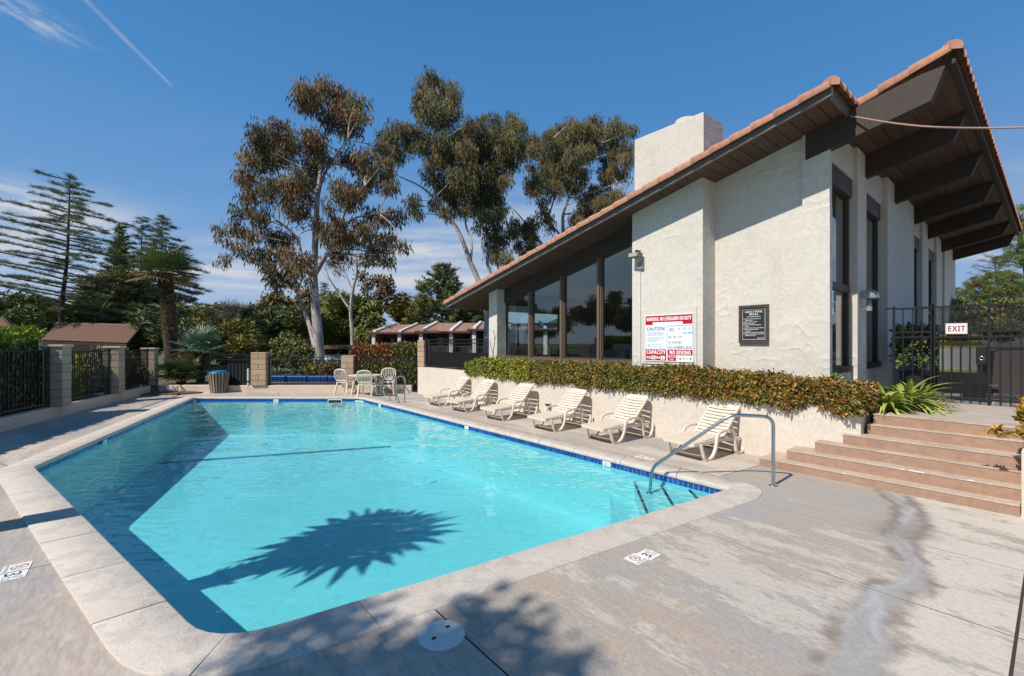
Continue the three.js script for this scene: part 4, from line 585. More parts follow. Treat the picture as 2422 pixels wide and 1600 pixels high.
function blockPillar(label, pos, turn, w, d, y0, y1, mats, cap, group) {       // stacked split-face blocks under a cap
  const t = thing('block_pillar', label, 'pillar', new THREE.Vector3(pos.x, y0, pos.z), turn, group), rows = Math.max(4, Math.round((y1 - y0) / 0.205)), h = (y1 - y0 - 0.05) / rows, R = rng(Math.round(pos.x * 100) + 7);
  mesh('core', box3(w - 0.03, y1 - y0 - 0.05, d - 0.03, 0, (y1 - y0 - 0.05) / 2, 0), M.mortar, t);
  for (let k = 0; k < rows; k++) { const split = k % 2; const parts = split ? [[-w / 4, w / 2], [w / 4, w / 2]] : [[0, w]]; for (const [x, ww] of parts) { const g = new RoundedBoxGeometry(ww - 0.012, h - 0.012, d + R() * 0.006, 1, 0.008); g.translate(x, (k + 0.5) * h, 0); mesh('block', boxUV(g), mats[Math.floor(R() * mats.length)], t); } }
  if (cap) mesh('cap', boxUV(new RoundedBoxGeometry(w + 0.06, 0.055, d + 0.06, 1, 0.012).translate(0, y1 - y0 - 0.025, 0)), M.blockCap, t); else mesh('cap', boxUV(new RoundedBoxGeometry(w, 0.05, d, 1, 0.01).translate(0, y1 - y0 - 0.025, 0)), mats[0], t);
  return t;
}
{
  // left boundary
  const g0 = (px, F) => { const q = at(px, 0, F); return q; }, LT = Math.atan2(-2.25, -6.8);
  blockPillar('grey block pillar at the left, nearest of the row along the left fence', V(-1.56, 0, 15.55), Math.atan2(2.25, 6.8) * -1, 0.40, 0.40, 0.27, 1.76, M.blockGrey, true);
  blockPillar('grey block pillar in the middle of the left fence between two iron panels', V(-0.60, 0, 18.38), Math.atan2(2.25, 6.8) * -1, 0.40, 0.40, 0.27, 1.70, M.blockGrey, true);
  blockPillar('grey block pillar at the far end of the left fence behind the palms', V(0.30, 0, 21.6), Math.atan2(2.25, 6.8) * -1, 0.40, 0.40, 0.22, 1.62, M.blockGrey, true);
  picketFence('iron_fence', 'black iron fence panel at the left edge in front of the yellow hedge', 'fence', [-3.75, 9.4], [-1.68, 15.35], 0.29, 1.66, 0.125, 0.017);
  picketFence('iron_fence', 'black iron fence panel between the first two grey pillars with shrubs behind', 'fence', [-1.44, 15.85], [-0.70, 18.1], 0.29, 1.60, 0.115, 0.017);
  picketFence('iron_fence', 'black iron fence panel between the second grey pillar and the palms', 'fence', [-0.50, 18.65], [0.22, 21.3], 0.29, 1.58, 0.115, 0.017);
  // far boundary, along the curb
  const off = 0.14, L = v => [v + 0.636 * off, farU(v) + 0.771 * off], hit = px => { const q = at(px, 812, 1), rv = q.x, ru = -q.z, k = (20.95 + 0.495) / (ru + 0.825 * rv); return [rv * k + 0.636 * off, ru * k + 0.771 * off]; };
  const pl = (px, w, y1, lab) => { const [v, u] = hit(px); blockPillar(lab, V(v, 0, u), FRONTAL + 0.02, w, 0.42, 0.245, y1, M.block, false); };
  pl(612.5, 0.55, 1.46, 'tan block pillar in the far fence, right of the dark gate'); pl(822, 0.45, 1.34, 'tan block pillar in the far fence behind the patio table');
  picketFence('iron_fence', 'black iron fence between the two tan pillars with blue bins behind', 'fence', hit(632), hit(806), 0.25, 1.31, 0.135, 0.014, { rails: [0.30, 1.28, 1.17] });
  picketFence('iron_fence', 'black iron fence in front of the red-leaved hedge', 'fence', hit(838), hit(985), 0.25, 1.28, 0.135, 0.014, { rails: [0.30, 1.25, 1.14] });
  const gt = picketFence('iron_gate', 'dark screened iron gate at the far left behind the litter bin', 'gate', hit(490), hit(592), 0.25, 1.40, 0.13, 0.016, { rails: [0.30, 1.20, 1.37] });
  { const a = hit(528), c = hit(584); part('screen', bar(V(a[0] + 0.04, 0.72, a[1] + 0.05), V(c[0] + 0.04, 0.72, c[1] + 0.05), 0.012, 0.94), mat(0x1b1c1f, 0.85), gt); }
  const pp = hit(586), post = thing('pvc_post', 'short white pipe post beside the dark gate', 'post', V(pp[0] - 0.08, 0.245, pp[1] - 0.1)); mesh('pipe', cyl(0.035, 0.035, 0.62, 0, 0, 0, 12), M.pvc, post); mesh('collar', cyl(0.04, 0.04, 0.05, 0, 0.12, 0, 12), M.black, post);
  // the screened fence standing on the planter wall
  blockPillar('tan block pillar standing on the end of the retaining wall', V(7.80, 0, 14.42), 0, 0.24, 0.46, 0.955, 1.90, M.block, false);
  const f2 = picketFence('iron_fence', 'black iron fence with a dark lower screen on top of the retaining wall', 'fence', [7.78, 14.15], [8.45, 11.1], 0.99, 1.94, 0.085, 0.015, { rails: [1.02, 1.80, 1.92] });
  part('screen', bar(V(7.86, 1.24, 14.0), V(8.50, 1.24, 11.1), 0.01, 0.50), mat(0x191a1c, 0.85), f2);
  // the tall gate at the head of the steps
  const G = 10.3, g1 = picketFence('iron_fence', 'tall black iron fence panel between the clubhouse and the exit gate', 'fence', [G, 1.86], [G, 1.36], 0.82, 2.42, 0.135, 0.016, { rails: [0.9, 1.9, 1.99, 2.40], postW: 0.036 });
  part('rail', bar(V(G, 2.41, 1.86), V(G, 2.41, 1.98), 0.03), M.iron, g1);
  const g2 = picketFence('iron_gate', 'tall black iron exit gate with diamond mesh and an EXIT sign', 'gate', [G, 1.34], [G, 0.70], 0.84, 2.42, 0.107, 0.016, { rails: [0.9, 1.9, 1.99, 2.40], postW: 0.036 });
  const g3 = picketFence('iron_fence', 'tall black iron fence with diamond mesh to the right of the exit gate', 'fence', [G, 0.69], [G, -1.6], 0.84, 2.42, 0.107, 0.016, { posts: [1], rails: [0.9, 1.9, 1.99, 2.40], postW: 0.036 });
  const meshA = (() => { const n = 128, d = new Uint8Array(n * n * 4); for (let j = 0; j < n; j++) for (let i = 0; i < n; i++) { const x = (i / n) * 2 - 1, y = (j / n) * 2 - 1, on = Math.abs(Math.abs(x) + Math.abs(y) - 1) < 0.30, o = (j * n + i) * 4; d[o] = d[o + 1] = d[o + 2] = on ? 255 : 0; d[o + 3] = 255; } const t = new THREE.DataTexture(d, n, n); t.wrapS = t.wrapT = THREE.RepeatWrapping; t.magFilter = THREE.LinearFilter; t.repeat.set(1 / 0.018, 1 / 0.030); t.needsUpdate = true; return t; })();
  const diamond = mat(0x1a1b1d, 0.6, { alphaMap: meshA, transparent: true, side: THREE.DoubleSide });
  for (const [t, a, c] of [[g2, 1.30, 0.73], [g3, 0.66, -1.55]]) { const q = new THREE.BufferGeometry(); q.setAttribute('position', new THREE.Float32BufferAttribute([G + 0.03, 0.9, -a, G + 0.03, 0.9, -c, G + 0.03, 2.38, -c, G + 0.03, 2.38, -a], 3)); q.setIndex([0, 1, 2, 0, 2, 3]); q.computeVertexNormals(); part('mesh_screen', boxUV(q), diamond, t); }
  part('lock_box', rbox(G - 0.09, G - 0.02, 1.46, 1.75, 0.715, 0.835, 0.01), M.black, g2); part('dial', (() => { const g = new THREE.TorusGeometry(0.026, 0.009, 8, 18); g.rotateY(Math.PI / 2); g.translate(G - 0.095, 1.56, -0.775); return N(g); })(), M.steel, g2); part('latch', tube([V(G - 0.03, 1.14, 0.70), V(G - 0.06, 1.15, 0.60)], 0.012, 0.012, 8, 1, false), M.steel, g2);
  const ex = thing('exit_sign', 'small white sign reading EXIT in red on the iron gate', 'sign', V(G - 0.03, 1.95, 1.06)); part('panel', facing(0.255, 0.175, G - 0.035, 2.035, 1.065, 0.006), M.white, ex); poster(ex, 'print', 0.25, 0.17, G - 0.037, 2.035, 1.065, mat(0xffffff, 0.4, { map: canvasTex(512, 340, (g, W, H) => { g.fillStyle = '#ecebe8'; g.fillRect(0, 0, W, H); g.strokeStyle = '#8b1f33'; g.lineWidth = 6; g.strokeRect(14, 14, W - 28, H - 28); g.fillStyle = '#8b1f33'; g.font = 'bold 260px sans-serif'; g.textAlign = 'center'; g.fillText('EXIT', W / 2, 262, 430); }) }));
  const em = thing('emergency_sign', 'yellow and white EMERGENCY EXIT sign behind the gate bars', 'sign', V(G + 0.12, 1.4, 1.04)); part('panel', facing(0.5, 0.62, G + 0.10, 1.63, 1.03, 0.01), M.white, em); poster(em, 'print', 0.5, 0.62, G + 0.098, 1.63, 1.03, mat(0xffffff, 0.5, { map: canvasTex(512, 620, (g, W, H) => { g.fillStyle = '#c9ced4'; g.fillRect(0, 0, W, H); g.fillStyle = '#c3b62a'; g.fillRect(0, 0, W, 230); g.fillRect(0, H - 40, W, 40); g.fillStyle = '#3a3a20'; g.font = 'bold 92px sans-serif'; g.textAlign = 'center'; g.fillText('EMERGENCY', W / 2, 95, 480); g.fillText('EXIT', W / 2, 200, 200); }) }));
}

// ================================================================== PLANTS
function leafKite(len, w, fold = 0.25) {                              // one leaf along +y, two folded halves
  const g = new THREE.BufferGeometry(), m = len * 0.45, z = w * fold;
  g.setAttribute('position', new THREE.Float32BufferAttribute([0, 0, 0, w / 2, m, z, 0, len, 0, 0, 0, 0, 0, len, 0, -w / 2, m, z], 3)); g.setAttribute('uv', new THREE.Float32BufferAttribute(new Float32Array(12), 2)); g.computeVertexNormals(); return g;
}
function sprig(n, len, w, seed, { droop = 0, up = 0, spread = 0.2, flat = 0 } = {}) {
  const R = rng(seed), gs = [];
  for (let k = 0; k < n; k++) {
    const g = leafKite(len * (0.7 + 0.6 * R()), w * (0.8 + 0.4 * R()));
    const d = new THREE.Vector3(R() * 2 - 1, (R() * 2 - 1) * (1 - flat) - droop + up, R() * 2 - 1).normalize(), q = new THREE.Quaternion().setFromUnitVectors(new THREE.Vector3(0, 1, 0), d); g.rotateY(R() * 6.28); g.applyQuaternion(q);
    g.translate((R() - 0.5) * 2 * spread, (R() - 0.5) * 2 * spread * (1 - flat * 0.8), (R() - 0.5) * 2 * spread); gs.push(g);
  }
  return join(gs);
}
const SPRIG = { euc: sprig(12, 0.28, 0.050, 2, { droop: 1.7, spread: 0.26 }), bush: sprig(9, 0.10, 0.055, 3, { up: 0.3, spread: 0.08 }), broad: sprig(9, 0.22, 0.11, 4, { up: 0.2, spread: 0.2 }), hedge: sprig(8, 0.050, 0.026, 5, { up: 0.35, spread: 0.040 }), needle: sprig(16, 0.34, 0.045, 6, { up: 0.10, flat: 0.75, spread: 0.22 }), cypress: sprig(13, 0.36, 0.085, 7, { up: 0.5, flat: 0.3, spread: 0.20 }), tuft: sprig(22, 0.30, 0.03, 8, { up: 0.35, spread: 0.07 }), twig: sprig(7, 0.5, 0.02, 9, { up: 0.4, spread: 0.2 }) };
const leafMat = (rough = 0.75) => new THREE.MeshStandardMaterial({ color: 0xffffff, roughness: rough, side: THREE.DoubleSide });
const LEAF = leafMat(0.7), LEAFG = leafMat(0.5); LEAF.name = 'leaf'; LEAFG.name = 'glossy_leaf';
function instances(name, geo, m, places, parent) {                    // places: [position (scene), euler, scale, colour]
  const o = new THREE.InstancedMesh(geo, m, places.length), q = new THREE.Quaternion(), s = new THREE.Vector3(), M4 = new THREE.Matrix4(), base = parent.position;
  places.forEach(([p, e, k, c], i) => { q.setFromEuler(e); s.setScalar(k); M4.compose(p.clone().sub(base), q, s); o.setMatrixAt(i, M4); o.setColorAt(i, c); });
  o.name = name; o.castShadow = o.receiveShadow = true; o.userData.kind = 'stuff'; parent.add(o); return o;
}
const PAL = { euc: [0x5d4a2c, 0x6b5a30, 0x4c4a28, 0x7a5a36, 0x3f4226, 0x6e4a30], eucMix: [0x5d4a2c, 0x55522c, 0x4c4a28, 0x6b5434, 0x3f4626, 0x5d5a30], eucGreen: [0x4f4f2a, 0x5d5a30, 0x3f4626, 0x6b5c34, 0x5e4a30, 0x35401f], dark: [0x2c3420, 0x38401f, 0x434a26, 0x2a3324, 0x4c4c28], olive: [0x4a4a22, 0x5a5526, 0x3a4224, 0x666029, 0x4f4420], cedar: [0x3a4028, 0x30382a, 0x484a30, 0x3a3c28], green: [0x44501f, 0x5a6028, 0x38441e, 0x68682e], hedge: [0x6a6422, 0x7c6e26, 0x5a5a22, 0x4f5a20, 0x86702c, 0x464c1c], amber: [0x8a5f24, 0x7a4a22, 0x9a7430, 0x6a4a20, 0xa8803a, 0x5c4c1e], yellow: [0x8e8f24, 0xa0a030, 0x6f7a22, 0x586a1e], red: [0x8a4226, 0xa04a28, 0x6a4a24, 0x7a3020, 0x4a4a22], grey: [0x6e5f52, 0x7a6a5c, 0x5c5048], pine: [0x55602a, 0x667034, 0x46521f, 0x74703a], teal: [0x4b6350, 0x5a7560, 0x3f5642] };
const lift = { euc: 1.3, eucGreen: 1.4, eucMix: 1.35, dark: 3.2, olive: 2.3, cedar: 3.2, green: 1.6, hedge: 1.2, amber: 1.15, yellow: 1.4, red: 1.4, grey: 1.2, pine: 1.3, teal: 1 };
for (const k in PAL) PAL[k] = PAL[k].map(c => S(c).multiplyScalar(lift[k]));
const pick = (pal, R) => { const c = pal[Math.floor(R() * pal.length)].clone(); return c.multiplyScalar(0.82 + 0.4 * R()); };
const trunkMat = { pale: mat(0xffffff, 0.85, { map: barkMap(0xa69c96, 0xbab0aa, 0x7c7069), bumpMap: roughBump, bumpScale: 0.01 }), brown: mat(0xffffff, 0.95, { map: barkMap(0x54443a, 0x6a584a, 0x3c322b), bumpMap: roughBump, bumpScale: 0.02 }), palm: mat(0xffffff, 0.95, { map: barkMap(0x40342a, 0x5a4838, 0x2a221b), bumpMap: roughBump, bumpScale: 0.03 }) };
for (const k in trunkMat) trunkMat[k].name = k + '_bark';

// a tree or shrub whose crown is clumps of foliage hung on limbs; limbs and clumps are given as surveyed places
function clumpTree(o) {
  const R = rng(o.seed), base = o.limbs ? at(...o.limbs[0][0].slice(0, 2), o.F) : at(o.blobs[0][0], 812, o.F);
  base.y = o.baseY ?? -0.3; const t = thing(o.name, o.label, o.cat ?? 'tree', base, 0, o.group), m = trunkMat[o.bark ?? 'brown'], pxm = o.F / FOC;
  const joints = [], depth = o.depth ?? 0.5;
  if (o.limbs) {
    const gl = [], gt = [];
    o.limbs.forEach((L, i) => { const pts = L.map(([x, y, r, dF = 0]) => at(x, y, o.F + dF)); if (i === 0) { const b = pts[0].clone(); b.y = base.y - 0.2; if (pts[0].y > base.y + 0.05) pts.unshift(b); } const kr = (o.bark === 'pale' ? (i ? 0.72 : 0.9) : 1) * (o.slim ?? 1), r0 = L[0][2] * pxm * kr, r1 = L[L.length - 1][2] * pxm * kr; const g = tube(pts, i === 0 ? (k => lerp(r0, r1, Math.pow(k, 0.8)) * (1 + 0.35 * Math.exp(-k * 22))) : r0, r1, i === 0 ? 14 : 9, 5); (i === 0 ? gt : gl).push(g); const c = new THREE.CatmullRomCurve3(pts); for (let k = 2; k <= 14; k++) joints.push(c.getPoint(k / 14)); });
    part('trunk', gt, m, t); if (gl.length) part('limb', gl, m, t);
  }
  const clumps = o.blobs.map(([x, y, r, dF]) => ({ p: at(x, y, o.F + (dF ?? (R() - 0.5) * 2 * depth * (o.spreadF ?? 3))), r: r * pxm * (o.hang ? (o.full ?? 0.70) + 0.28 * R() : 1) }));
  if (joints.length && o.twigs !== false) { const gs = []; for (const c of clumps) { let best = joints[0], bd = 1e9; for (const j of joints) { const d = j.distanceTo(c.p) + (j.y > c.p.y ? 1.5 : 0); if (d < bd) { bd = d; best = j; } } const mid = best.clone().lerp(c.p, 0.5); mid.y += bd * 0.08 * (R() - 0.2); mid.x += (R() - 0.5) * bd * 0.2; gs.push(tube([best, mid, c.p], Math.min(0.05, 0.012 + bd * 0.014), 0.008, 5, 3)); for (let k = 0; k < 2; k++) gs.push(tube([mid, c.p.clone().add(new THREE.Vector3((R() - 0.5) * c.r, (R() - 0.6) * c.r, (R() - 0.5) * c.r))], 0.014, 0.005, 4, 2)); } part('branch', gs, m, t); }
  const places = [], pal = PAL[o.pal], SP = o.sprig ?? 'euc', dens = o.dens ?? 60, sc = o.scale ?? 1;
  for (const c of clumps) { const n = Math.max(6, Math.round(dens * (c.r / 0.7) ** 2)), own = 0.75 + 0.5 * R(), ownC = pal[Math.floor(R() * pal.length)];
    for (let k = 0; k < n; k++) { let x, y, z; do { x = R() * 2 - 1; y = R() * 2 - 1; z = R() * 2 - 1; } while (x * x + y * y + z * z > 1); const rr = Math.pow(x * x + y * y + z * z, -0.12); const p = c.p.clone().add(new THREE.Vector3(x * rr * c.r, (y * rr * (y < 0 ? 1.15 : 0.85)) * c.r, z * rr * c.r)); if (o.hang && R() < 0.16) p.y -= c.r * R() * 1.1;
      places.push([p, new THREE.Euler((R() - 0.5) * (o.tilt ?? 0.5), R() * 6.28, (R() - 0.5) * (o.tilt ?? 0.5)), sc * (0.7 + 0.6 * R()), pick(pal, R).lerp(ownC, 0.45).multiplyScalar(own)]); } }
  instances('crown', SPRIG[SP], o.mat ?? LEAF, places, t); return t;
}
// a conifer with long level branches in tiers
function tierTree(o) {
  const R = rng(o.seed), top = at(o.top[0], o.top[1], o.F), bot = at(o.base[0], o.base[1], o.F), base = bot.clone(); base.y = o.baseY ?? -0.3; const t = thing(o.name, o.label, 'tree', base, 0, o.group), pxm = o.F / FOC;
  const axis = k => bot.clone().lerp(top, k).add(new THREE.Vector3(Math.sin(k * 4) * 0.08, 0, 0)), root = base.clone(); root.y -= 0.2;
  part('trunk', tube([root, axis(0), axis(0.35), axis(0.7), axis(1)], o.r * pxm, 0.015, 10, 5), trunkMat.brown, t);
  const gs = [], places = [], pal = PAL[o.pal ?? 'cedar'], right = new THREE.Vector3(CY, 0, SY), fwd = new THREE.Vector3(SY, 0, -CY), reach = (k, s) => { const T = o.reach; let i = 0; while (i < T.length - 2 && T[i + 1][0] < k) i++; const q = clamp((k - T[i][0]) / (T[i + 1][0] - T[i][0])); return lerp(T[i][s], T[i + 1][s], q) * pxm; };
  for (let b = 0; b < o.n; b++) {
    const k = Math.min(0.985, (o.k0 ?? 0.05) + (1 - (o.k0 ?? 0.05)) * (b + R() * 0.8) / o.n), a = (b * 2.399 + R() * 0.9), ca = Math.cos(a), sa = Math.sin(a), side = ca > 0 ? 2 : 1, L = Math.max(0.25, reach(k, side) * (0.45 + 0.55 * Math.abs(ca)) * (0.75 + 0.35 * R())), p0 = axis(k), dir = right.clone().multiplyScalar(ca).addScaledVector(fwd, sa * 0.9).normalize();
    const tilt = (o.tilt ?? 0) - (o.wind ?? 0) * ca + (R() - 0.5) * 0.14, P = s => p0.clone().addScaledVector(dir, L * s).add(new THREE.Vector3(0, L * (tilt * s + (o.curl ?? 0) * s * s), 0));
    gs.push(tube([p0, P(0.35), P(0.7), P(1)], Math.max(0.014, 0.03 * Math.sqrt(L)), 0.006, 5, 2));
    const n = Math.round(L * (o.dens ?? 9)); const sideDir = new THREE.Vector3().crossVectors(dir, new THREE.Vector3(0, 1, 0));
    for (let j = 0; j < n; j++) { const s = lerp(o.bare ?? 0.25, 1.02, Math.pow(R(), 0.8)), w = (R() - 0.5) * (o.wide ?? 0.7) * (1.1 - s * 0.6) * Math.min(1.4, L * 0.5); const p = P(s).addScaledVector(sideDir, w); p.y += (R() - 0.3) * 0.12 + Math.abs(w) * 0.05; places.push([p, new THREE.Euler((R() - 0.5) * 0.5 - 0.0, R() * 6.28, (R() - 0.5) * 0.5), (o.scale ?? 1) * (0.6 + 0.6 * R()), pick(pal, R)]); }
  }
  part('branch', gs, trunkMat.brown, t); instances('crown', SPRIG[o.sprig ?? 'needle'], LEAF, places, t); return t;
}
const crop = (ox, oy, k) => list => list.map(([x, y, r, d]) => [ox + x / k, oy + y / k, r / k, d]);
{
  const A = crop(500, 150, 3.136), B = crop(440, 600, 4.239), C = crop(950, 150, 2.851);
  clumpTree({ name: 'eucalyptus_tree', label: 'tall eucalyptus with a pale forked trunk rising behind the blue bins', F: 23, seed: 101, bark: 'pale', pal: 'euc', dens: 84, hang: true, depth: 0.6, spreadF: 3.2,
    limbs: [[[757, 905, 17], [752, 800, 16], [744, 700, 14], [742, 645, 12], [746, 560, 9], [750, 480, 7], [756, 420, 5, 0.3], [762, 340, 3, 0.5], [790, 250, 2, 0.4]],
      [[743, 652, 9], [770, 606, 8, -0.4], [798, 566, 7, -0.6], [812, 510, 5, -0.9], [828, 480, 4, -1], [862, 440, 2, -1.2]], [[747, 830, 9], [730, 765, 8, 0.5], [706, 704, 6, 0.8], [694, 680, 4, 1]], [[741, 648, 7], [716, 622, 6, 0.4], [703, 566, 5, 0.8], [672, 535, 4, 1], [647, 523, 3, 1.2], [600, 560, 2, 1.3]],
      [[750, 478, 5], [764, 420, 4, -0.3], [790, 375, 3, -0.6], [822, 330, 2, -0.8]], [[800, 562, 4, -0.6], [832, 520, 3, -0.9], [895, 505, 2, -1.2]], [[752, 470, 4], [720, 410, 3, 0.6], [690, 385, 2, 0.9], [640, 360, 1.5, 1]], [[700, 690, 4, 0.9], [715, 660, 3, 0.9], [730, 640, 2, 0.9]], [[660, 528, 3, 1.1], [658, 490, 2.5, 1.2], [640, 450, 1.5, 1.3]]],
    blobs: [...A([[700, 200, 90], [860, 160, 85], [740, 270, 85], [960, 240, 80], [1090, 280, 80], [1000, 340, 90], [890, 370, 80], [1040, 420, 100], [660, 270, 50], [1120, 370, 60], [1010, 490, 70], [380, 490, 85], [510, 470, 80], [350, 560, 80], [440, 600, 95], [560, 600, 85], [600, 540, 60], [300, 680, 70], [240, 670, 50], [330, 740, 60], [420, 720, 80], [540, 700, 70], [740, 520, 70], [800, 580, 70], [700, 600, 60], [740, 710, 80], [820, 690, 70], [760, 800, 80], [700, 850, 70], [620, 820, 60], [220, 810, 60], [280, 850, 60], [310, 950, 60], [440, 900, 70], [500, 870, 60], [560, 900, 70], [400, 970, 60], [620, 950, 70], [700, 960, 70], [560, 1000, 50], [660, 1060, 70], [600, 1080, 50], [260, 990, 50], [1060, 680, 80], [1160, 680, 85], [1100, 760, 80], [1180, 830, 80], [1280, 820, 85], [1300, 720, 70], [1260, 630, 70], [1320, 900, 60], [960, 680, 50], [960, 920, 80], [1050, 970, 80], [1110, 930, 60], [1000, 1010, 50],
      [200, 1090, 55], [280, 1080, 55], [330, 1150, 55], [400, 1100, 50], [160, 1210, 50], [70, 1200, 40], [220, 1230, 50], [300, 1270, 50], [60, 1280, 25], [150, 1320, 35], [240, 1370, 55], [300, 1420, 50], [380, 1400, 50], [90, 1440, 40], [420, 1240, 50], [480, 1300, 60], [540, 1280, 70], [500, 1400, 60], [400, 1480, 50], [560, 1390, 50], [580, 1480, 60], [650, 1440, 50], [700, 1440, 60], [900, 1200, 70], [960, 1180, 60], [880, 1290, 60], [980, 1290, 70], [1060, 1290, 70], [1100, 1200, 60], [1170, 1230, 70], [1200, 1120, 70], [1280, 1110, 70], [1360, 1130, 60], [1420, 1100, 40], [1280, 1310, 60], [1340, 1300, 50], [1410, 1340, 40], [1180, 1350, 60], [1240, 1410, 50], [1310, 1430, 50], [930, 1400, 60], [1010, 1420, 40], [1150, 1440, 40], [880, 1060, 50], [780, 1180, 50], [820, 1220, 50]]), ...B([[900, 170, 70], [1000, 200, 75], [880, 250, 55], [1050, 280, 60], [930, 330, 50], [1120, 150, 60], [1200, 110, 60], [840, 90, 50], [1180, 260, 40]])] });
  clumpTree({ name: 'eucalyptus_tree', label: 'leaning eucalyptus with a bare forked trunk above the low end of the roof', F: 30, seed: 102, bark: 'pale', pal: 'eucGreen', dens: 80, hang: true, full: 0.92, slim: 0.7, depth: 0.6, spreadF: 3.5,
    limbs: [[[1150, 720, 13], [1132, 666, 12], [1111, 617, 11], [1101, 588, 10], [1083, 546, 9], [1069, 522, 8], [1041, 487, 7], [1022, 424, 6], [1025, 374, 5], [1048, 318, 3], [1040, 260, 2]], [[1040, 487, 6], [1024, 466, 6, -0.3], [992, 440, 5, -0.6], [950, 420, 3, -0.8], [925, 408, 2, -1]], [[1113, 620, 7], [1115, 571, 6, 0.5], [1101, 529, 5, 0.8], [1104, 448, 4, 1], [1118, 378, 2, 1.2]]],
    blobs: C([[190, 80, 45], [220, 130, 50], [150, 150, 50], [330, 150, 45], [120, 210, 45], [200, 230, 60], [300, 220, 55], [340, 280, 50], [260, 300, 60], [170, 320, 60], [330, 350, 45], [240, 380, 60], [120, 290, 40], [360, 200, 30], [40, 450, 50], [100, 440, 40], [20, 520, 50], [60, 560, 40], [150, 500, 60], [110, 550, 35], [180, 580, 35], [280, 500, 50], [380, 460, 40], [460, 400, 50], [440, 450, 50], [370, 530, 60], [270, 600, 60], [200, 670, 50], [300, 660, 50], [190, 740, 50], [260, 760, 50], [350, 620, 60], [420, 560, 60], [330, 850, 60], [280, 860, 50], [380, 900, 50], [350, 960, 40], [290, 980, 30], [420, 980, 40], [90, 920, 40], [60, 940, 35], [110, 1010, 30], [230, 930, 40], [300, 1020, 30], [-60, 480, 55], [-90, 560, 50], [-40, 430, 45], [-120, 500, 50], [-20, 600, 45], [430, 700, 60], [380, 740, 60], [400, 820, 55], [330, 780, 50], [440, 780, 55]]) });
  clumpTree({ name: 'eucalyptus_tree', label: 'dense drooping eucalyptus in the middle of the group above the roof', F: 32, seed: 103, bark: 'pale', pal: 'eucGreen', dens: 80, hang: true, full: 0.92, slim: 0.7, depth: 0.6, spreadF: 3.5,
    limbs: [[[1165, 700, 9], [1160, 648, 8], [1152, 620, 7], [1157, 588, 6], [1150, 536, 5], [1146, 466, 4], [1160, 395, 3], [1176, 310, 1.5]], [[1180, 660, 5], [1178, 634, 5], [1174, 600, 4, 0.3], [1180, 540, 3, 0.5], [1200, 450, 2, 0.7]]],
    blobs: C([[470, 490, 50], [540, 420, 50], [560, 360, 30], [630, 370, 40], [590, 450, 50], [650, 450, 50], [500, 550, 60], [450, 640, 60], [560, 560, 60], [620, 540, 60], [690, 440, 40], [750, 360, 40], [740, 420, 50], [790, 430, 45], [700, 500, 50], [760, 510, 50], [720, 570, 60], [800, 560, 50], [640, 630, 60], [560, 650, 60], [700, 680, 55], [760, 640, 50], [620, 720, 60], [540, 740, 60], [480, 760, 60], [560, 820, 60], [480, 850, 55], [640, 800, 60], [700, 780, 40], [600, 890, 55], [520, 920, 50], [480, 960, 50], [640, 930, 50], [560, 1000, 55], [520, 1090, 40], [620, 1030, 50], [680, 980, 40], [640, 1120, 55], [600, 1180, 45], [680, 1200, 40], [620, 1250, 50], [700, 1310, 45], [640, 1290, 30]]) });
  clumpTree({ name: 'eucalyptus_tree', label: 'broad eucalyptus with many bare stems beside the chimney', F: 35, seed: 104, bark: 'pale', pal: 'eucMix', dens: 84, hang: true, full: 0.95, slim: 0.75, depth: 0.6, spreadF: 4,
    limbs: [[[1330, 640, 9], [1332, 546, 8], [1332, 508, 7], [1346, 466, 6], [1356, 430, 5], [1399, 378, 3], [1420, 340, 2]], [[1346, 468, 4], [1378, 462, 4, -0.4], [1434, 444, 3, -0.8], [1480, 424, 2, -1]], [[1300, 620, 6], [1280, 574, 6, 0.4], [1255, 550, 5, 0.6], [1238, 522, 4, 0.8], [1210, 490, 2, 1]], [[1326, 570, 6], [1322, 553, 6], [1294, 522, 6, 0.3], [1276, 483, 5, 0.5], [1248, 424, 4, 0.8], [1210, 357, 2, 1]], [[1294, 522, 4, 0.3], [1310, 470, 3, 0], [1312, 400, 2.5, -0.3], [1300, 340, 1.5, -0.5]]],
    blobs: C([[870, 520, 50], [930, 520, 35], [900, 580, 50], [840, 600, 45], [980, 500, 45], [1030, 470, 50], [1080, 440, 45], [1140, 410, 40], [1180, 450, 50], [1240, 430, 45], [1300, 380, 45], [1330, 440, 50], [1280, 490, 60], [1200, 520, 60], [1110, 520, 60], [1040, 560, 60], [970, 590, 50], [1000, 660, 60], [1080, 640, 60], [1160, 620, 60], [1240, 590, 60], [1320, 550, 50], [1380, 470, 45], [1440, 410, 40], [1470, 470, 45], [1410, 540, 50], [1550, 440, 35], [1500, 420, 25], [1450, 600, 50], [1520, 560, 45], [1520, 640, 40], [1400, 650, 45], [1360, 740, 40], [1420, 740, 50], [1490, 740, 45], [1380, 800, 35], [980, 740, 60], [1060, 730, 60], [1140, 720, 55], [1210, 740, 50], [1120, 800, 50], [1180, 840, 45], [1040, 830, 50], [960, 820, 45], [900, 780, 40], [870, 830, 35], [880, 700, 35], [900, 860, 30], [960, 920, 35], [960, 1010, 40], [1000, 1060, 35], [880, 1070, 40], [840, 1110, 35], [860, 1170, 40], [880, 1240, 40], [830, 1270, 35], [760, 1080, 40], [740, 1140, 40], [790, 1220, 35], [1300, 860, 50], [1260, 920, 60], [1340, 940, 60], [1400, 900, 60], [1460, 900, 50], [1220, 1000, 50], [1170, 1040, 40], [1300, 1000, 50], [1200, 1060, 30]]) });
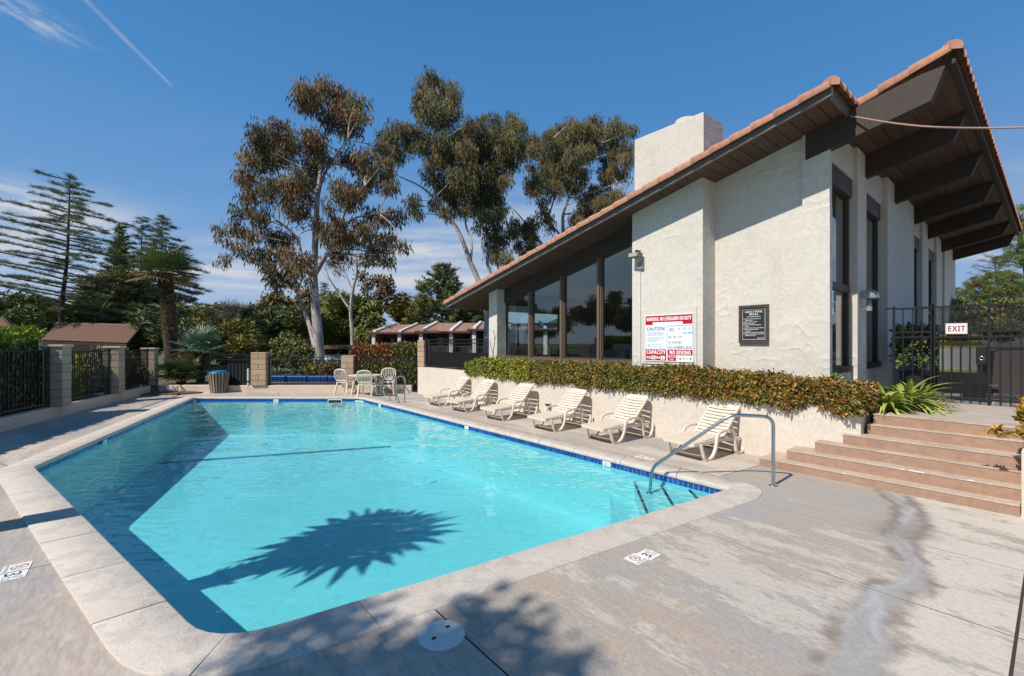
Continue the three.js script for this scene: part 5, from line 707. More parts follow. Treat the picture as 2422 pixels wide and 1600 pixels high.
  // the slimmer tree with the pale stem and its bare boughs right of the tall one
  clumpTree({ name: 'eucalyptus_tree', label: 'slim eucalyptus stem with leafless boughs just right of the tall pale trunk', F: 30, seed: 105, bark: 'pale', pal: 'eucGreen', dens: 40, hang: true,
    limbs: [[[834, 830, 6], [832, 780, 6], [829, 730, 5], [834, 690, 5], [843, 645, 4], [842, 605, 3]], [[829, 735, 4], [805, 700, 3, 0.4], [785, 670, 2.5, 0.6], [762, 645, 1.5, 0.8]], [[834, 690, 3], [818, 650, 2.5, 0.3], [802, 610, 2, 0.5]], [[800, 695, 2.5, 0.4], [775, 650, 2, 0.2], [770, 625, 1, 0.2]], [[828, 720, 3], [812, 706, 2, -0.3], [790, 700, 1.5, -0.4]]],
    blobs: B([[1640, 60, 50], [1780, 40, 60], [1860, 40, 50], [1480, 80, 50], [1520, 150, 30], [2000, 70, 40], [2060, 50, 30]]) });
}
// ------------------------------------------------------------------ conifers and the wooded background
{
  const W = (o) => tierTree({ ...o });
  W({ name: 'cedar_tree', label: 'tall open cedar with long level branches at the far left', F: 30, seed: 201, base: [145, 735], top: [168, 412], r: 6, n: 76, k0: 0.0, wind: 0.24, tilt: 0.04, curl: -0.05, reach: [[0, 180, 125], [0.3, 210, 120], [0.6, 200, 120], [0.72, 100, 125], [0.85, 70, 85], [0.93, 85, 30], [1, 25, 10]], dens: 13, wide: 0.6, bare: 0.10, scale: 0.62 });
  W({ name: 'cedar_tree', label: 'twin of thin cedars, the left one, behind the tall fan palm', F: 36, seed: 202, base: [322, 760], top: [338, 512], r: 4, n: 64, k0: 0.0, wind: 0.14, tilt: 0.02, reach: [[0, 60, 70], [0.5, 40, 50], [0.8, 25, 30], [1, 8, 20]], dens: 15, scale: 0.7 });
  W({ name: 'cedar_tree', label: 'twin of thin cedars, the right one, spreading over the tall fan palm', F: 35, seed: 203, base: [368, 770], top: [386, 510], r: 4, n: 84, k0: 0.0, wind: 0.16, tilt: -0.02, curl: -0.05, reach: [[0, 70, 135], [0.3, 70, 125], [0.6, 50, 95], [0.8, 32, 50], [1, 8, 15]], dens: 14, scale: 0.72 });
  W({ name: 'cypress_tree', label: 'narrow dark cypress spire between the cedars', F: 38, seed: 204, base: [275, 780], top: [284, 535], r: 4, n: 80, k0: 0.0, tilt: 0.12, reach: [[0, 70, 70], [0.5, 42, 42], [0.8, 18, 18], [1, 4, 4]], dens: 13, wide: 1, bare: 0.1, pal: 'dark', sprig: 'cypress' });
  W({ name: 'cypress_tree', label: 'spreading cypress with upswept branch tips left of the clubhouse roof', F: 44, seed: 205, base: [1040, 800], top: [1053, 628], r: 5, n: 110, k0: 0.0, tilt: 0.30, curl: 0.12, reach: [[0, 85, 90], [0.3, 75, 70], [0.6, 60, 55], [0.85, 35, 30], [1, 8, 8]], dens: 9, wide: 0.5, bare: 0.35, pal: 'dark', sprig: 'cypress', scale: 0.9 });
  W({ name: 'conifer_tree', label: 'slender conifer spire behind the tall pale trunk', F: 46, seed: 206, base: [768, 830], top: [768, 668], r: 4, n: 70, k0: 0.0, tilt: -0.1, reach: [[0, 38, 38], [0.5, 28, 28], [0.8, 14, 14], [1, 3, 3]], dens: 9, wide: 0.8, bare: 0.1, pal: 'green', sprig: 'needle' });
  const mass = (name, label, F, seed, blobs, pal, extra = {}) => clumpTree({ name, label, F, seed, blobs, pal, sprig: 'broad', dens: 70, scale: F / 24, depth: 0.5, spreadF: 5, twigs: false, ...extra });
  const row = (x0, x1, y0, y1, n, r, seed) => { const R = rng(seed), o = []; for (let i = 0; i < n; i++) o.push([lerp(x0, x1, (i + R()) / n), lerp(y0, y1, R()), r * (0.7 + 0.6 * R())]); return o; };
  mass('cypress_tree', 'dark spreading tree low behind the left tiled roof', 34, 301, row(-40, 250, 715, 775, 26, 22, 1), 'dark', { sprig: 'cypress', dens: 50 });
  mass('cypress_tree', 'dark tree mass between the left tiled roof and the tall palm', 38, 302, row(225, 420, 690, 800, 26, 24, 2), 'dark', { sprig: 'cypress', dens: 50 });
  mass('cypress_tree', 'olive layered conifer between the far-left cedar and the spire', 36, 320, [...row(200, 300, 650, 720, 10, 16, 31), ...row(190, 330, 700, 770, 16, 20, 32)], 'olive', { sprig: 'cypress', dens: 46 });
  mass('shrub_bank', 'dark evergreen bank behind the palms at left', 30, 303, row(330, 480, 740, 850, 22, 22, 3), 'dark', { cat: 'shrubs', sprig: 'cypress', dens: 50 });
  mass('juniper_shrub', 'olive spreading juniper behind the upper low palm', 31, 304, row(470, 590, 768, 822, 18, 20, 4), 'olive', { cat: 'shrub', sprig: 'cypress', dens: 60 });
  mass('cypress_tree', 'broad dark cypress left of the tall pale trunk', 40, 305, row(585, 740, 752, 830, 30, 20, 5), 'dark', { sprig: 'cypress', dens: 55, limbs: [[[650, 850, 5], [655, 800, 4], [660, 765, 3]]] });
  mass('oak_tree', 'olive tree crowns in front of the far houses', 46, 306, row(520, 650, 790, 845, 20, 18, 6), 'olive', { dens: 60 });
  mass('eucalyptus_tree', 'small dark eucalyptus clump on the skyline left of the tall trunk', 60, 307, [[645, 722, 18], [630, 732, 13], [660, 715, 14], [650, 745, 18], [680, 728, 13], [672, 742, 12], [700, 735, 14], [722, 712, 16], [735, 730, 16], [712, 752, 16], [640, 755, 14], [690, 757, 14]], 'euc', { dens: 40, limbs: [[[668, 800, 3], [665, 760, 2], [655, 730, 1]]] });
  mass('bare_tree', 'bare grey-brown tree on the skyline at left centre', 70, 308, [[520, 745, 12], [530, 735, 10], [548, 738, 14], [560, 745, 14], [570, 742, 12], [540, 755, 14], [575, 757, 10], [555, 765, 14], [528, 765, 12]], 'grey', { sprig: 'twig', dens: 40, limbs: [[[552, 800, 3], [554, 770, 2], [558, 735, 1]], [[552, 780, 2], [535, 750, 1], [522, 730, 0.5]]] });
  mass('wooded_bank', 'band of distant dark treetops along the skyline', 90, 309, row(430, 800, 748, 775, 44, 16, 9), 'dark', { cat: 'trees', dens: 60 });
  mass('conifer_tree', 'green conifers directly right of the tall pale trunk', 42, 310, row(770, 850, 715, 830, 24, 22, 10), 'green', { sprig: 'cypress', dens: 50 });
  clumpTree({ name: 'eucalyptus_tree', label: 'reddish open-crowned eucalyptus behind the left end of the apartments', F: 46, seed: 311, pal: 'euc', bark: 'pale', dens: 26, sprig: 'broad', scale: 1.5, depth: 0.5,
    limbs: [[[880, 830, 4], [882, 760, 3], [890, 710, 2], [900, 670, 1]], [[882, 760, 2.5], [910, 720, 2], [935, 700, 1]], [[884, 745, 2], [865, 700, 1.5], [862, 665, 1]]], blobs: [[858, 662, 14], [868, 690, 14], [880, 672, 12], [900, 668, 16], [918, 675, 14], [905, 695, 14], [925, 698, 14], [890, 705, 14], [870, 715, 14], [940, 715, 12], [955, 708, 10], [960, 722, 9], [905, 722, 12], [925, 735, 12], [885, 735, 12], [945, 738, 11], [862, 740, 12]] });
  mass('pine_tree', 'round dark pine behind the apartment roofs', 47, 312, row(940, 1000, 735, 765, 9, 15, 12), 'olive', { sprig: 'cypress', dens: 55 });
  mass('pine_tree', 'low pine between the apartment roofs and the clubhouse eave', 47, 313, row(1060, 1160, 742, 760, 9, 12, 13), 'dark', { sprig: 'cypress', dens: 55 });
  mass('oak_tree', 'leafy green tree standing left of the apartments', 40, 314, row(838, 890, 735, 830, 16, 18, 14), 'green', { dens: 60 });
  // right, behind the gate
  const pineR = (label, seed, blobs, F, pal = 'pine') => clumpTree({ name: 'pine_tree', label, F, seed, blobs, pal, sprig: 'tuft', dens: 120, scale: 0.62, depth: 0.5, spreadF: 2.5, limbs: [[[2440, 900, 10], [2430, 650, 7], [2405, 520, 4]]], tilt: 1.6 });
  pineR('bright pine reaching in past the roof at the right edge', 401, [[2410, 500, 16], [2400, 520, 14], [2418, 535, 18], [2395, 555, 14], [2425, 575, 20], [2398, 590, 18], [2415, 610, 20], [2380, 608, 14], [2365, 618, 12], [2440, 540, 26], [2440, 600, 30]], 20);
  clumpTree({ name: 'pine_tree', label: 'bushy pine with yellow-green needles above the exit gate', F: 24, seed: 402, pal: 'pine', sprig: 'tuft', dens: 120, scale: 0.7, depth: 0.5, spreadF: 2.5, tilt: 1.6, limbs: [[[2370, 900, 8], [2365, 760, 6], [2360, 690, 3]]], blobs: [[2350, 660, 20], [2375, 655, 18], [2400, 665, 22], [2420, 690, 24], [2385, 695, 22], [2350, 690, 20], [2320, 680, 18], [2300, 670, 16], [2310, 705, 20], [2340, 715, 20], [2280, 700, 16], [2275, 720, 16], [2375, 725, 20], [2410, 725, 20], [2265, 690, 12]] });
  tierTree({ name: 'cypress_tree', label: 'thin bare-tipped cypress against the sky right of the clubhouse', F: 32, seed: 403, base: [2370, 760], top: [2352, 610], r: 3, n: 44, k0: 0.1, tilt: 0.2, curl: 0.1, reach: [[0, 70, 60], [0.5, 65, 60], [1, 30, 40]], dens: 5, bare: 0.3, pal: 'grey', sprig: 'needle', scale: 0.6 });
  clumpTree({ name: 'shrub', label: 'bright leafy shrub close to the clubhouse behind the gate', cat: 'shrub', F: 16.5, seed: 404, baseY: 0.8, pal: 'green', sprig: 'broad', dens: 90, scale: 0.5, blobs: [[2268, 735, 22], [2290, 742, 18], [2262, 760, 20], [2285, 765, 20], [2272, 785, 16], [2256, 720, 14]], spreadF: 1.2, twigs: false });
  clumpTree({ name: 'shrub', label: 'olive shrub bank filling the view through the gate mesh', cat: 'shrubs', F: 19, seed: 405, baseY: 0.8, pal: 'olive', sprig: 'broad', dens: 80, scale: 0.7, blobs: row(2300, 2520, 735, 800, 22, 26, 15), spreadF: 1.5, twigs: false });
}
// ------------------------------------------------------------------ fan palms
function frond(L, fan, n, seed, sag = 0.25, bw = 0.075) {                          // along +z from the crown: stalk, then a fan of folded blades
  const R = rng(seed), gs = [tube([new THREE.Vector3(0, 0, 0), new THREE.Vector3(0, 0.04, L * 0.5), new THREE.Vector3(0, 0, L)], 0.016, 0.009, 4, 2)];
  for (let k = 0; k < n; k++) { const a = lerp(-1.9, 1.9, (k + 0.5) / n), len = fan * (0.65 + 0.35 * Math.cos(a * 0.7)) * (0.85 + 0.3 * R()), w = fan * bw, pos = [], idx = [], m = 4; for (let i = 0; i <= m; i++) { const f = i / m, ww = w * (i === 0 ? 0.5 : i === m ? 0.04 : 1 - 0.25 * f), y = -sag * len * f * f * (0.6 + 0.8 * R()), sx = Math.sin(a), cz = Math.cos(a); pos.push(sx * f * len - cz * ww / 2, y + ww * 0.2, L + cz * f * len + sx * ww / 2, sx * f * len, y, L + cz * f * len, sx * f * len + cz * ww / 2, y + ww * 0.2, L + cz * f * len - sx * ww / 2); } for (let i = 0; i < m; i++) for (const j of [0, 1]) { const q = i * 3 + j; idx.push(q, q + 3, q + 1, q + 1, q + 3, q + 4); } const g = new THREE.BufferGeometry(); g.setAttribute('position', new THREE.Float32BufferAttribute(pos, 3)); g.setAttribute('uv', new THREE.Float32BufferAttribute(new Float32Array(pos.length / 3 * 2), 2)); g.setIndex(idx); g.computeVertexNormals(); gs.push(N(g)); }
  return join(gs);
}
const palmGreen = [0x5f7042, 0x6e804c, 0x50643c, 0x808450].map(c => mat(c, 0.55, { side: THREE.DoubleSide })), palmBlue = [0x5f7a68, 0x6d8a76, 0x52705c, 0x7a8a60].map(c => mat(c, 0.5, { side: THREE.DoubleSide })), palmDry = [0x8a7448, 0x9a8454, 0x7a6238].map(c => mat(c, 0.9, { side: THREE.DoubleSide }));
function palm(o) {
  const t = thing('fan_palm', o.label, 'palm', o.pos), R = rng(o.seed), h = o.h, lean = o.lean ?? [0, 0];
  const trunkPts = [0, 0.3, 0.6, 1].map(k => new THREE.Vector3(lean[0] * k * k, h * k - (k ? 0 : 0.2), lean[1] * k * k));
  mesh('trunk', tube(trunkPts, k => lerp(o.r, o.r * (o.flare ?? 0.95), k) * (1 + 0.04 * Math.sin(k * 60)), 0, 14, 8), trunkMat.palm, t);
  if (o.skirt) { const gs = []; for (let k = 0; k < o.skirt; k++) { const f = 1 - (o.skirtLen ?? 0.5) * R(), a = R() * 6.28, c = new THREE.Vector3(lean[0] * f * f + Math.cos(a) * o.r, h * f, lean[1] * f * f + Math.sin(a) * o.r); gs.push(bar(c, c.clone().add(new THREE.Vector3(Math.cos(a) * 0.10, 0.11 + 0.08 * R(), Math.sin(a) * 0.10)), 0.045, 0.02)); } mesh('leaf_base', gs, palmDry[2], t); }
  const kinds = [0, 1, 2].map(i => frond(o.L, o.fan, o.blades ?? 22, o.seed + i, o.sag ?? 0.25, o.bw));
  for (let k = 0; k < o.n; k++) { const f = (k + 0.5) / o.n, el = lerp(o.elMax ?? 1.35, o.elMin ?? -0.5, Math.pow(f, 0.9)) + (R() - 0.5) * 0.2, dry = f > (o.dry ?? 0.86), m = dry ? palmDry[k % 3] : (o.mats ?? palmGreen)[Math.floor(R() * 4)]; const fr = mesh('frond', kinds[k % 3], m, t); fr.position.set(lean[0], h, lean[1]); fr.rotation.order = 'YXZ'; fr.rotation.set(-el, k * 2.399 + R() * 0.4, (R() - 0.5) * 0.5); fr.scale.setScalar(0.8 + 0.35 * R()); }
  return t;
}
{
  const g0 = (px, F, y = 0) => { const q = at(px, 0, F); q.y = y; return q; };
  palm({ label: 'tall fan palm with a shaggy thick trunk at the left', pos: g0(405, 19.5, 0), h: at(388, 648, 19.5).y, r: 0.215, flare: 1.35, lean: [-0.25, 0.05], seed: 501, n: 30, L: 0.62, fan: 0.78, skirt: 260, skirtLen: 0.6, elMax: 1.25, elMin: -0.42, sag: 0.07, blades: 20 });
  palm({ label: 'low blue-green fan palm on a short stem behind, next to the dark gate', pos: g0(474, 18.6, 0.1), h: 1.45, r: 0.16, seed: 502, n: 26, L: 0.45, fan: 0.62, skirt: 50, elMin: -0.35, mats: palmBlue, sag: 0.12 });
  palm({ label: 'low green fan palm fanning out at the corner of the deck', pos: g0(428, 17.6, 0.02), h: 0.5, r: 0.16, seed: 503, n: 28, L: 0.38, fan: 0.58, skirt: 30, elMin: -0.2, dry: 0.8, sag: 0.14 });
  // the palm that throws its shadow across the pool; it stands left of the photographer, out of the picture
  palm({ label: 'fan palm standing left of the picture, seen by its shadow in the pool', pos: V(-2.62, 0, 6.55), h: 4.75, r: 0.17, flare: 1.25, seed: 504, n: 42, L: 0.36, fan: 0.78, blades: 9, bw: 0.17, skirt: 60, elMin: -1.0, sag: 0.12 });
  // a tree behind the photographer dapples the corner of the coping
{ const t = thing('shade_tree', 'tall tree behind the photographer, known by its dappled shade on the coping', 'tree', V(-6.4, 0, 1.6)), R = rng(505), places = [], gs = [];
    part('trunk', tube([V(-6.4, -0.2, 1.6), V(-6.35, 4, 1.7), V(-6.2, 8.2, 1.9)], 0.22, 0.08, 10, 4), trunkMat.brown, t);
    for (let k = 0; k < 11; k++) { const a = k * 2.399, r = 0.15 + 0.80 * Math.sqrt(R()), c = V(-6.55 + Math.cos(a) * r * 0.8, 8.0 + (R() - 0.5) * 1.2, 1.85 + Math.sin(a) * r * 0.75); gs.push(tube([V(-6.25, 7.2, 1.85), V(-6.2, 8.2, 1.9).lerp(c, 0.5), c], 0.03, 0.01, 5, 3)); for (let i = 0; i < 46; i++) places.push([c.clone().add(new THREE.Vector3((R() - 0.5) * 0.75, (R() - 0.5) * 0.6, (R() - 0.5) * 0.75)), new THREE.Euler(R(), R() * 6, R()), 0.45 + 0.3 * R(), pick(PAL.green, R)]); }
    part('branch', gs, trunkMat.brown, t); instances('crown', SPRIG.broad, LEAF, places, t); }
}
// trees on the far side of the pool, out of the picture to the left, whose tops are mirrored in the big panes
{
  const R = rng(520);
  for (const [v, u, h, lab] of [[-14, 20.5, 6.2, 'spreading tree left of the picture, mirrored in the nearest big pane'], [-16, 27, 7.6, 'tall loose tree left of the picture, mirrored in the middle panes'], [-15, 33, 5.6, 'low broad tree left of the picture, mirrored in the third pane'], [-17, 40, 8.2, 'tallest tree left of the picture, mirrored in the far panes']]) {
    const t = thing('mirrored_tree', lab, 'tree', V(v, -0.3, u)), gs = [], places = [];
    part('trunk', tube([V(v, -0.5, u), V(v + 0.2, h * 0.4, u), V(v, h * 0.75, u + 0.2)], 0.2, 0.07, 9, 4), trunkMat.brown, t);
    for (let k = 0; k < 16; k++) { const a = k * 2.399, r = 2.4 * Math.sqrt(R()), c = V(v + Math.cos(a) * r, h * (0.5 + 0.5 * R() * (1 - r / 3.2)), u + Math.sin(a) * r), q = 0.55 + 0.35 * R(); gs.push(tube([V(v + 0.1, h * 0.45, u), V(v, h * 0.6, u).lerp(c, 0.5), c], 0.05, 0.015, 5, 3)); for (let i = 0; i < 55; i++) { const d = new THREE.Vector3(R() - 0.5, R() - 0.5, R() - 0.5).normalize().multiplyScalar(q * (0.5 + 0.5 * R())); places.push([c.clone().add(d), new THREE.Euler(R() - 0.5, R() * 6.28, R() - 0.5), 1.1 * (0.7 + 0.6 * R()), pick(PAL.olive, R)]); } }
    part('limb', gs, trunkMat.brown, t); instances('crown', SPRIG.broad, LEAF, places, t);
  }
}
// ------------------------------------------------------------------ hedges and shrubs near the pool
function hedge(o) {                                                   // leaves over the surface and through the outer layer of a long body
  const t = thing(o.name ?? 'hedge', o.label, o.cat ?? 'hedge', V(...o.at)), R = rng(o.seed), places = [];
  part('stems', o.core(), mat(0x2c2416, 1), t);
  for (let k = 0; k < o.count; k++) { const { p, c } = o.spot(R); places.push([p, new THREE.Euler((R() - 0.5) * 1.2, R() * 6.28, (R() - 0.5) * 1.2), (o.scale ?? 1) * (0.7 + 0.6 * R()), c]); }
  instances('foliage', SPRIG[o.sprig], o.mat ?? LEAFG, places, t); return t;
}
{
  // clipped hedge along the top of the retaining wall, green at the far end and amber at the near one
  const U0 = 1.72, U1 = 11.35, lump = u => 0.055 * (fbm(u * 1.3, 3, 0, 0, 7, 3) - 0.5) * 2, topY = u => lerp(1.18, 1.30, sstep(1.7, 4.5, u)) - 0.10 * sstep(10.6, 11.4, u) + lump(u);
  hedge({ label: 'long clipped hedge turning from green to amber along the retaining wall', at: [7.9, 0.9, 6.5], seed: 601, sprig: 'hedge', count: 21000, scale: 1.2,
    core: () => { const gs = []; for (let k = 0; k < 24; k++) { const a = lerp(U0 + 0.06, U1 - 0.1, k / 24), b = lerp(U0 + 0.06, U1 - 0.1, (k + 1) / 24), y = topY((a + b) / 2) - 0.09; gs.push(box(7.60, 8.22, 0.90, y, a, b)); } return gs; },
    spot: R => { let u = lerp(U0, U1, Math.pow(R(), 1.15)), face = R(), y, v; const top = topY(u), lump2 = 0.09 * (fbm(u * 3, 9, 0, 0, 8, 3) - 0.5) * 2; const patch = fbm(u * 1.7, face * 3, 0, 0, 29, 3); const f0 = 7.53 + lump2; if (face < 0.52) { y = lerp(0.90 - 0.06 * R() * R() + 0.03 * Math.sin(u * 9), top, R()); v = f0 + 0.055 * ((y - 0.9) / 0.4 > 0.8 ? 1.6 : R()) + 0.05 * R(); if (R() < 0.012) y -= 0.09 * R(); } else if (face < 0.93) { v = lerp(f0 + 0.04, 8.36, R()); y = top - 0.05 * R() - 0.03 * sstep(7.7, 7.5, v); if (R() < 0.05) y += 0.10 * R(); } else { v = lerp(7.56, 8.3, R()); u = R() < 0.6 ? U0 - 0.03 + 0.05 * R() : U1 - 0.05 + 0.08 * R(); y = lerp(0.92, topY(u), R()); }
      const am = clamp(1.05 - (u - 1.7) / 8.5 + (R() - 0.5) * 0.7 - 0.25 + (patch - 0.5) * 1.2), c = am * 0.72 > R() ? pick(PAL.amber, R) : pick(u > 8.5 && R() < 0.5 ? PAL.yellow : PAL.hedge, R); const hollow = fbm(u * 7, y * 9 + v * 9, 0, 0, 37, 2); if (hollow < 0.40 && R() < 0.75) { v += 0.09; y -= 0.03; c.multiplyScalar(0.85); } return { p: V(v, y, u), c }; } });  // leaves set back in hollows get a darker colour, as shade
  // the yellow-topped hedge behind the left fence
  hedge({ label: 'tall yellow-green hedge behind the iron fence at the left edge', at: [-3.2, 0.2, 13.5], seed: 602, sprig: 'bush', count: 9000, scale: 1.0, mat: LEAF,
    core: () => [plan([[-4.4, 9.2], [-2.75, 13.2], [-1.95, 15.7], [-2.7, 16.2], [-4.2, 13], [-5.4, 9.6]], 0.2, 1.75)],
    spot: R => { const k = Math.pow(R(), 0.7), u = lerp(9.0, 15.9, k), vf = lerp(-4.35, -1.85, (u - 9) / 7), top = lerp(2.12, 1.98, sstep(12, 16, u)) + 0.12 * (fbm(u * 2, 1, 0, 0, 3, 3) - 0.5) * 2, f = R(); let v, y; if (f < 0.5) { v = vf - 0.16 * R(); y = lerp(0.35, top, R()); } else { v = vf - 1.1 * R(); y = top - 0.12 * R(); } return { p: V(v, y, u), c: y > top - 0.22 ? pick(PAL.yellow, R) : pick(R() < 0.6 ? PAL.green : PAL.dark, R) }; } });
  // bushes behind the second and third fence panels
  const blobHedge = (label, seed, list, pals, sprigName, dens, o = {}) => { const t = thing(o.name ?? 'shrub', label, o.cat ?? 'shrub', V(list[0][0], o.y ?? 0.2, list[0][2])), R = rng(seed), places = []; const core = list.map(([v, y, u, r]) => { const g = new THREE.IcosahedronGeometry(r * 0.62, 1); g.scale(1, 0.9, 1); g.translate(v, y, -u); return N(g); }); part('stems', core, mat(0x241f14, 1), t); for (const [v, y, u, r] of list) { const n = Math.round(dens * r * r * 12); for (let k = 0; k < n; k++) { let x, yy, z; do { x = R() * 2 - 1; yy = R() * 2 - 1; z = R() * 2 - 1; } while (x * x + yy * yy + z * z > 1); const q = Math.pow(x * x + yy * yy + z * z, -0.3); places.push([V(v + x * q * r, Math.max(o.y ?? 0.2, y + yy * q * r), u + z * q * r), new THREE.Euler((R() - 0.5), R() * 6.28, (R() - 0.5)), (o.scale ?? 1) * (0.7 + 0.6 * R()), pick(pals[Math.floor(R() * pals.length)], R)]); } } instances('foliage', SPRIG[sprigName], LEAF, places, t); return t; };
  const g = (px, py, F) => { const q = at(px, py, F); return [q.x, q.y, -q.z]; };
  blobHedge('green and yellow shrub behind the fence between the grey pillars', 603, [[-1.75, 0.6, 17.2, 0.5], [-1.5, 0.65, 17.9, 0.55], [-1.3, 0.9, 18.3, 0.45], [-2.0, 0.5, 16.6, 0.4]], [PAL.yellow, PAL.green, PAL.olive], 'bush', 130);
  blobHedge('glossy dark shrub behind the fence left of the palms', 604, [[-0.85, 0.7, 19.6, 0.5], [-0.6, 1.0, 20.3, 0.55], [-0.35, 0.7, 21.0, 0.5], [-0.9, 1.2, 20.0, 0.4]], [PAL.dark, PAL.green, PAL.red], 'bush', 130);
  blobHedge('large leafy shrub behind the blue bins left of the pale trunk', 605, [[...g(690, 842, 21), 0.6], [...g(665, 830, 21.5), 0.55], [...g(715, 835, 21.3), 0.5], [...g(680, 815, 21.6), 0.5], [...g(650, 855, 21), 0.4], [...g(705, 865, 20.8), 0.45]], [PAL.green, PAL.dark, PAL.olive], 'broad', 22, { scale: 0.62 });
  blobHedge('orange and green flowering shrub at the foot of the pale trunk', 606, [[...g(738, 880, 20.6), 0.3], [...g(772, 878, 20.4), 0.32], [...g(785, 870, 20.6), 0.3], [...g(725, 872, 20.8), 0.28]], [PAL.red, PAL.yellow, PAL.green], 'bush', 150);
  blobHedge('low groundcover of leaves and dry stalks round the corner palms', 607, [[...g(450, 918, 17.9), 0.16], [...g(470, 920, 17.8), 0.14], [...g(410, 918, 17.6), 0.18], [...g(395, 915, 17.6), 0.15]], [PAL.grey, PAL.olive, PAL.amber], 'twig', 90, { scale: 0.25, y: 0.02 });
  { // red-leaved hedge behind the chairs
    const A = at(838, 0, 18.3), B = at(990, 0, 17.9); hedge({ label: 'dense hedge of red and green leaves behind the patio table', at: [A.x, 0.2, -A.z], seed: 608, sprig: 'bush', count: 9500, scale: 1.05, mat: LEAF, core: () => [bar(new THREE.Vector3(A.x, 0.78, A.z), new THREE.Vector3(B.x, 0.78, B.z), 0.8, 1.1)], spot: R => { const k = R(), f = R(), p = A.clone().lerp(B, k), d = new THREE.Vector3(-SY, 0, CY), top = 1.60 + 0.14 * (fbm(k * 9, 2, 0, 0, 5, 3) - 0.5) * 2 - 0.2 * sstep(0.93, 1, k) - 0.3 * sstep(0.12, 0, k); let y; if (f < 0.62) { y = lerp(0.2, top, R()); p.addScaledVector(d, 0.45 + 0.16 * (R() - 0.5)); } else { y = top - 0.1 * R(); p.addScaledVector(d, (R() - 0.5) * 0.95); } p.y = y; const redder = sstep(0.7, 1.5, y) * 0.75 * sstep(1.05, 0.3, k); return { p, c: R() < redder ? pick(PAL.red, R).multiplyScalar(1.15) : pick(R() < 0.5 ? PAL.olive : PAL.dark, R) }; } }); }
  // agaves in the bed behind the bins
  const leafBlade = (L, w, arch, n = 5) => { const pos = [], idx = []; for (let i = 0; i <= n; i++) { const f = i / n, ww = w * Math.sin(Math.PI * (0.18 + 0.80 * f)) * (i === n ? 0.15 : 1), z = L * Math.sin(f * arch) / arch, y = L * (1 - Math.cos(f * arch)) / arch * -1; pos.push(-ww / 2, y + ww * 0.22, z, 0, y, z, ww / 2, y + ww * 0.22, z); } for (let i = 0; i < n; i++) for (const j of [0, 1]) { const q = i * 3 + j; idx.push(q, q + 3, q + 1, q + 1, q + 3, q + 4); } const q = new THREE.BufferGeometry(); q.setAttribute('position', new THREE.Float32BufferAttribute(pos, 3)); q.setAttribute('uv', new THREE.Float32BufferAttribute(new Float32Array(pos.length / 3 * 2), 2)); q.setIndex(idx); q.computeVertexNormals(); return N(q); };
  const strap = (name, label, cat, pos, n, geos, mats, seed, elA, elB) => { const t = thing(name, label, cat, pos), R = rng(seed); for (let k = 0; k < n; k++) { const l = mesh('leaf', geos[k % geos.length], mats[Math.floor(R() * mats.length)], t); l.rotation.order = 'YXZ'; l.rotation.set(-lerp(elA, elB, k / n) + (R() - 0.5) * 0.2, k * 2.399 + R() * 0.5, 0); l.position.set((R() - 0.5) * 0.08, 0, (R() - 0.5) * 0.08); l.scale.setScalar(0.75 + 0.45 * R()); } return t; };
  const agaveG = [leafBlade(0.5, 0.10, 0.5), leafBlade(0.42, 0.09, 0.4)], agaveM = [0x6f8068, 0x7f8f74, 0x5f7260].map(c => mat(c, 0.6, { side: THREE.DoubleSide }));
  for (const [px, F, lab] of [[697, 20.2, 'spiky grey-green agave behind the second blue bin'], [655, 20.4, 'pale spiky agave behind the first blue bin']]) { const p = at(px, 888, F); strap('agave', lab, 'agave', p, 22, agaveG, agaveM, px, 1.4, 0.2); }
  // strap-leaved clumps at the end of the hedge
  const agaG = [leafBlade(0.62, 0.05, 1.5, 7), leafBlade(0.5, 0.045, 1.7, 7), leafBlade(0.72, 0.055, 1.25, 7)], agaM = [0x8a9a40, 0x9cab4c, 0x74863a, 0xb4b45c].map(c => mat(c, 0.42, { side: THREE.DoubleSide }));
  strap('agapanthus', 'big clump of arching strap leaves spilling over the end of the hedge', 'plant', V(8.30, 0.84, 1.58), 110, [agaG[1], leafBlade(0.52, 0.042, 1.4, 7), leafBlade(0.44, 0.04, 1.7, 7)], agaM, 701, 1.5, 0.25);
  strap('agapanthus', 'smaller clump of strap leaves farther along, closest to the iron fence', 'plant', V(9.55, 0.82, 1.42), 96, [agaG[1], leafBlade(0.48, 0.036, 1.1, 6)], agaM, 702, 1.45, 0.3);
  strap('agapanthus', 'clump of strap leaves in the middle between the hedge end and the fence clump', 'plant', V(8.85, 0.82, 1.45), 110, agaG, agaM, 704, 1.45, 0.25);
  strap('young_plant', 'upright bright green shoots against the wall corner above the hedge', 'plant', V(8.3, 1.12, 2.26), 12, [leafBlade(0.26, 0.07, 0.5, 4)], agaM, 703, 1.5, 1.0);
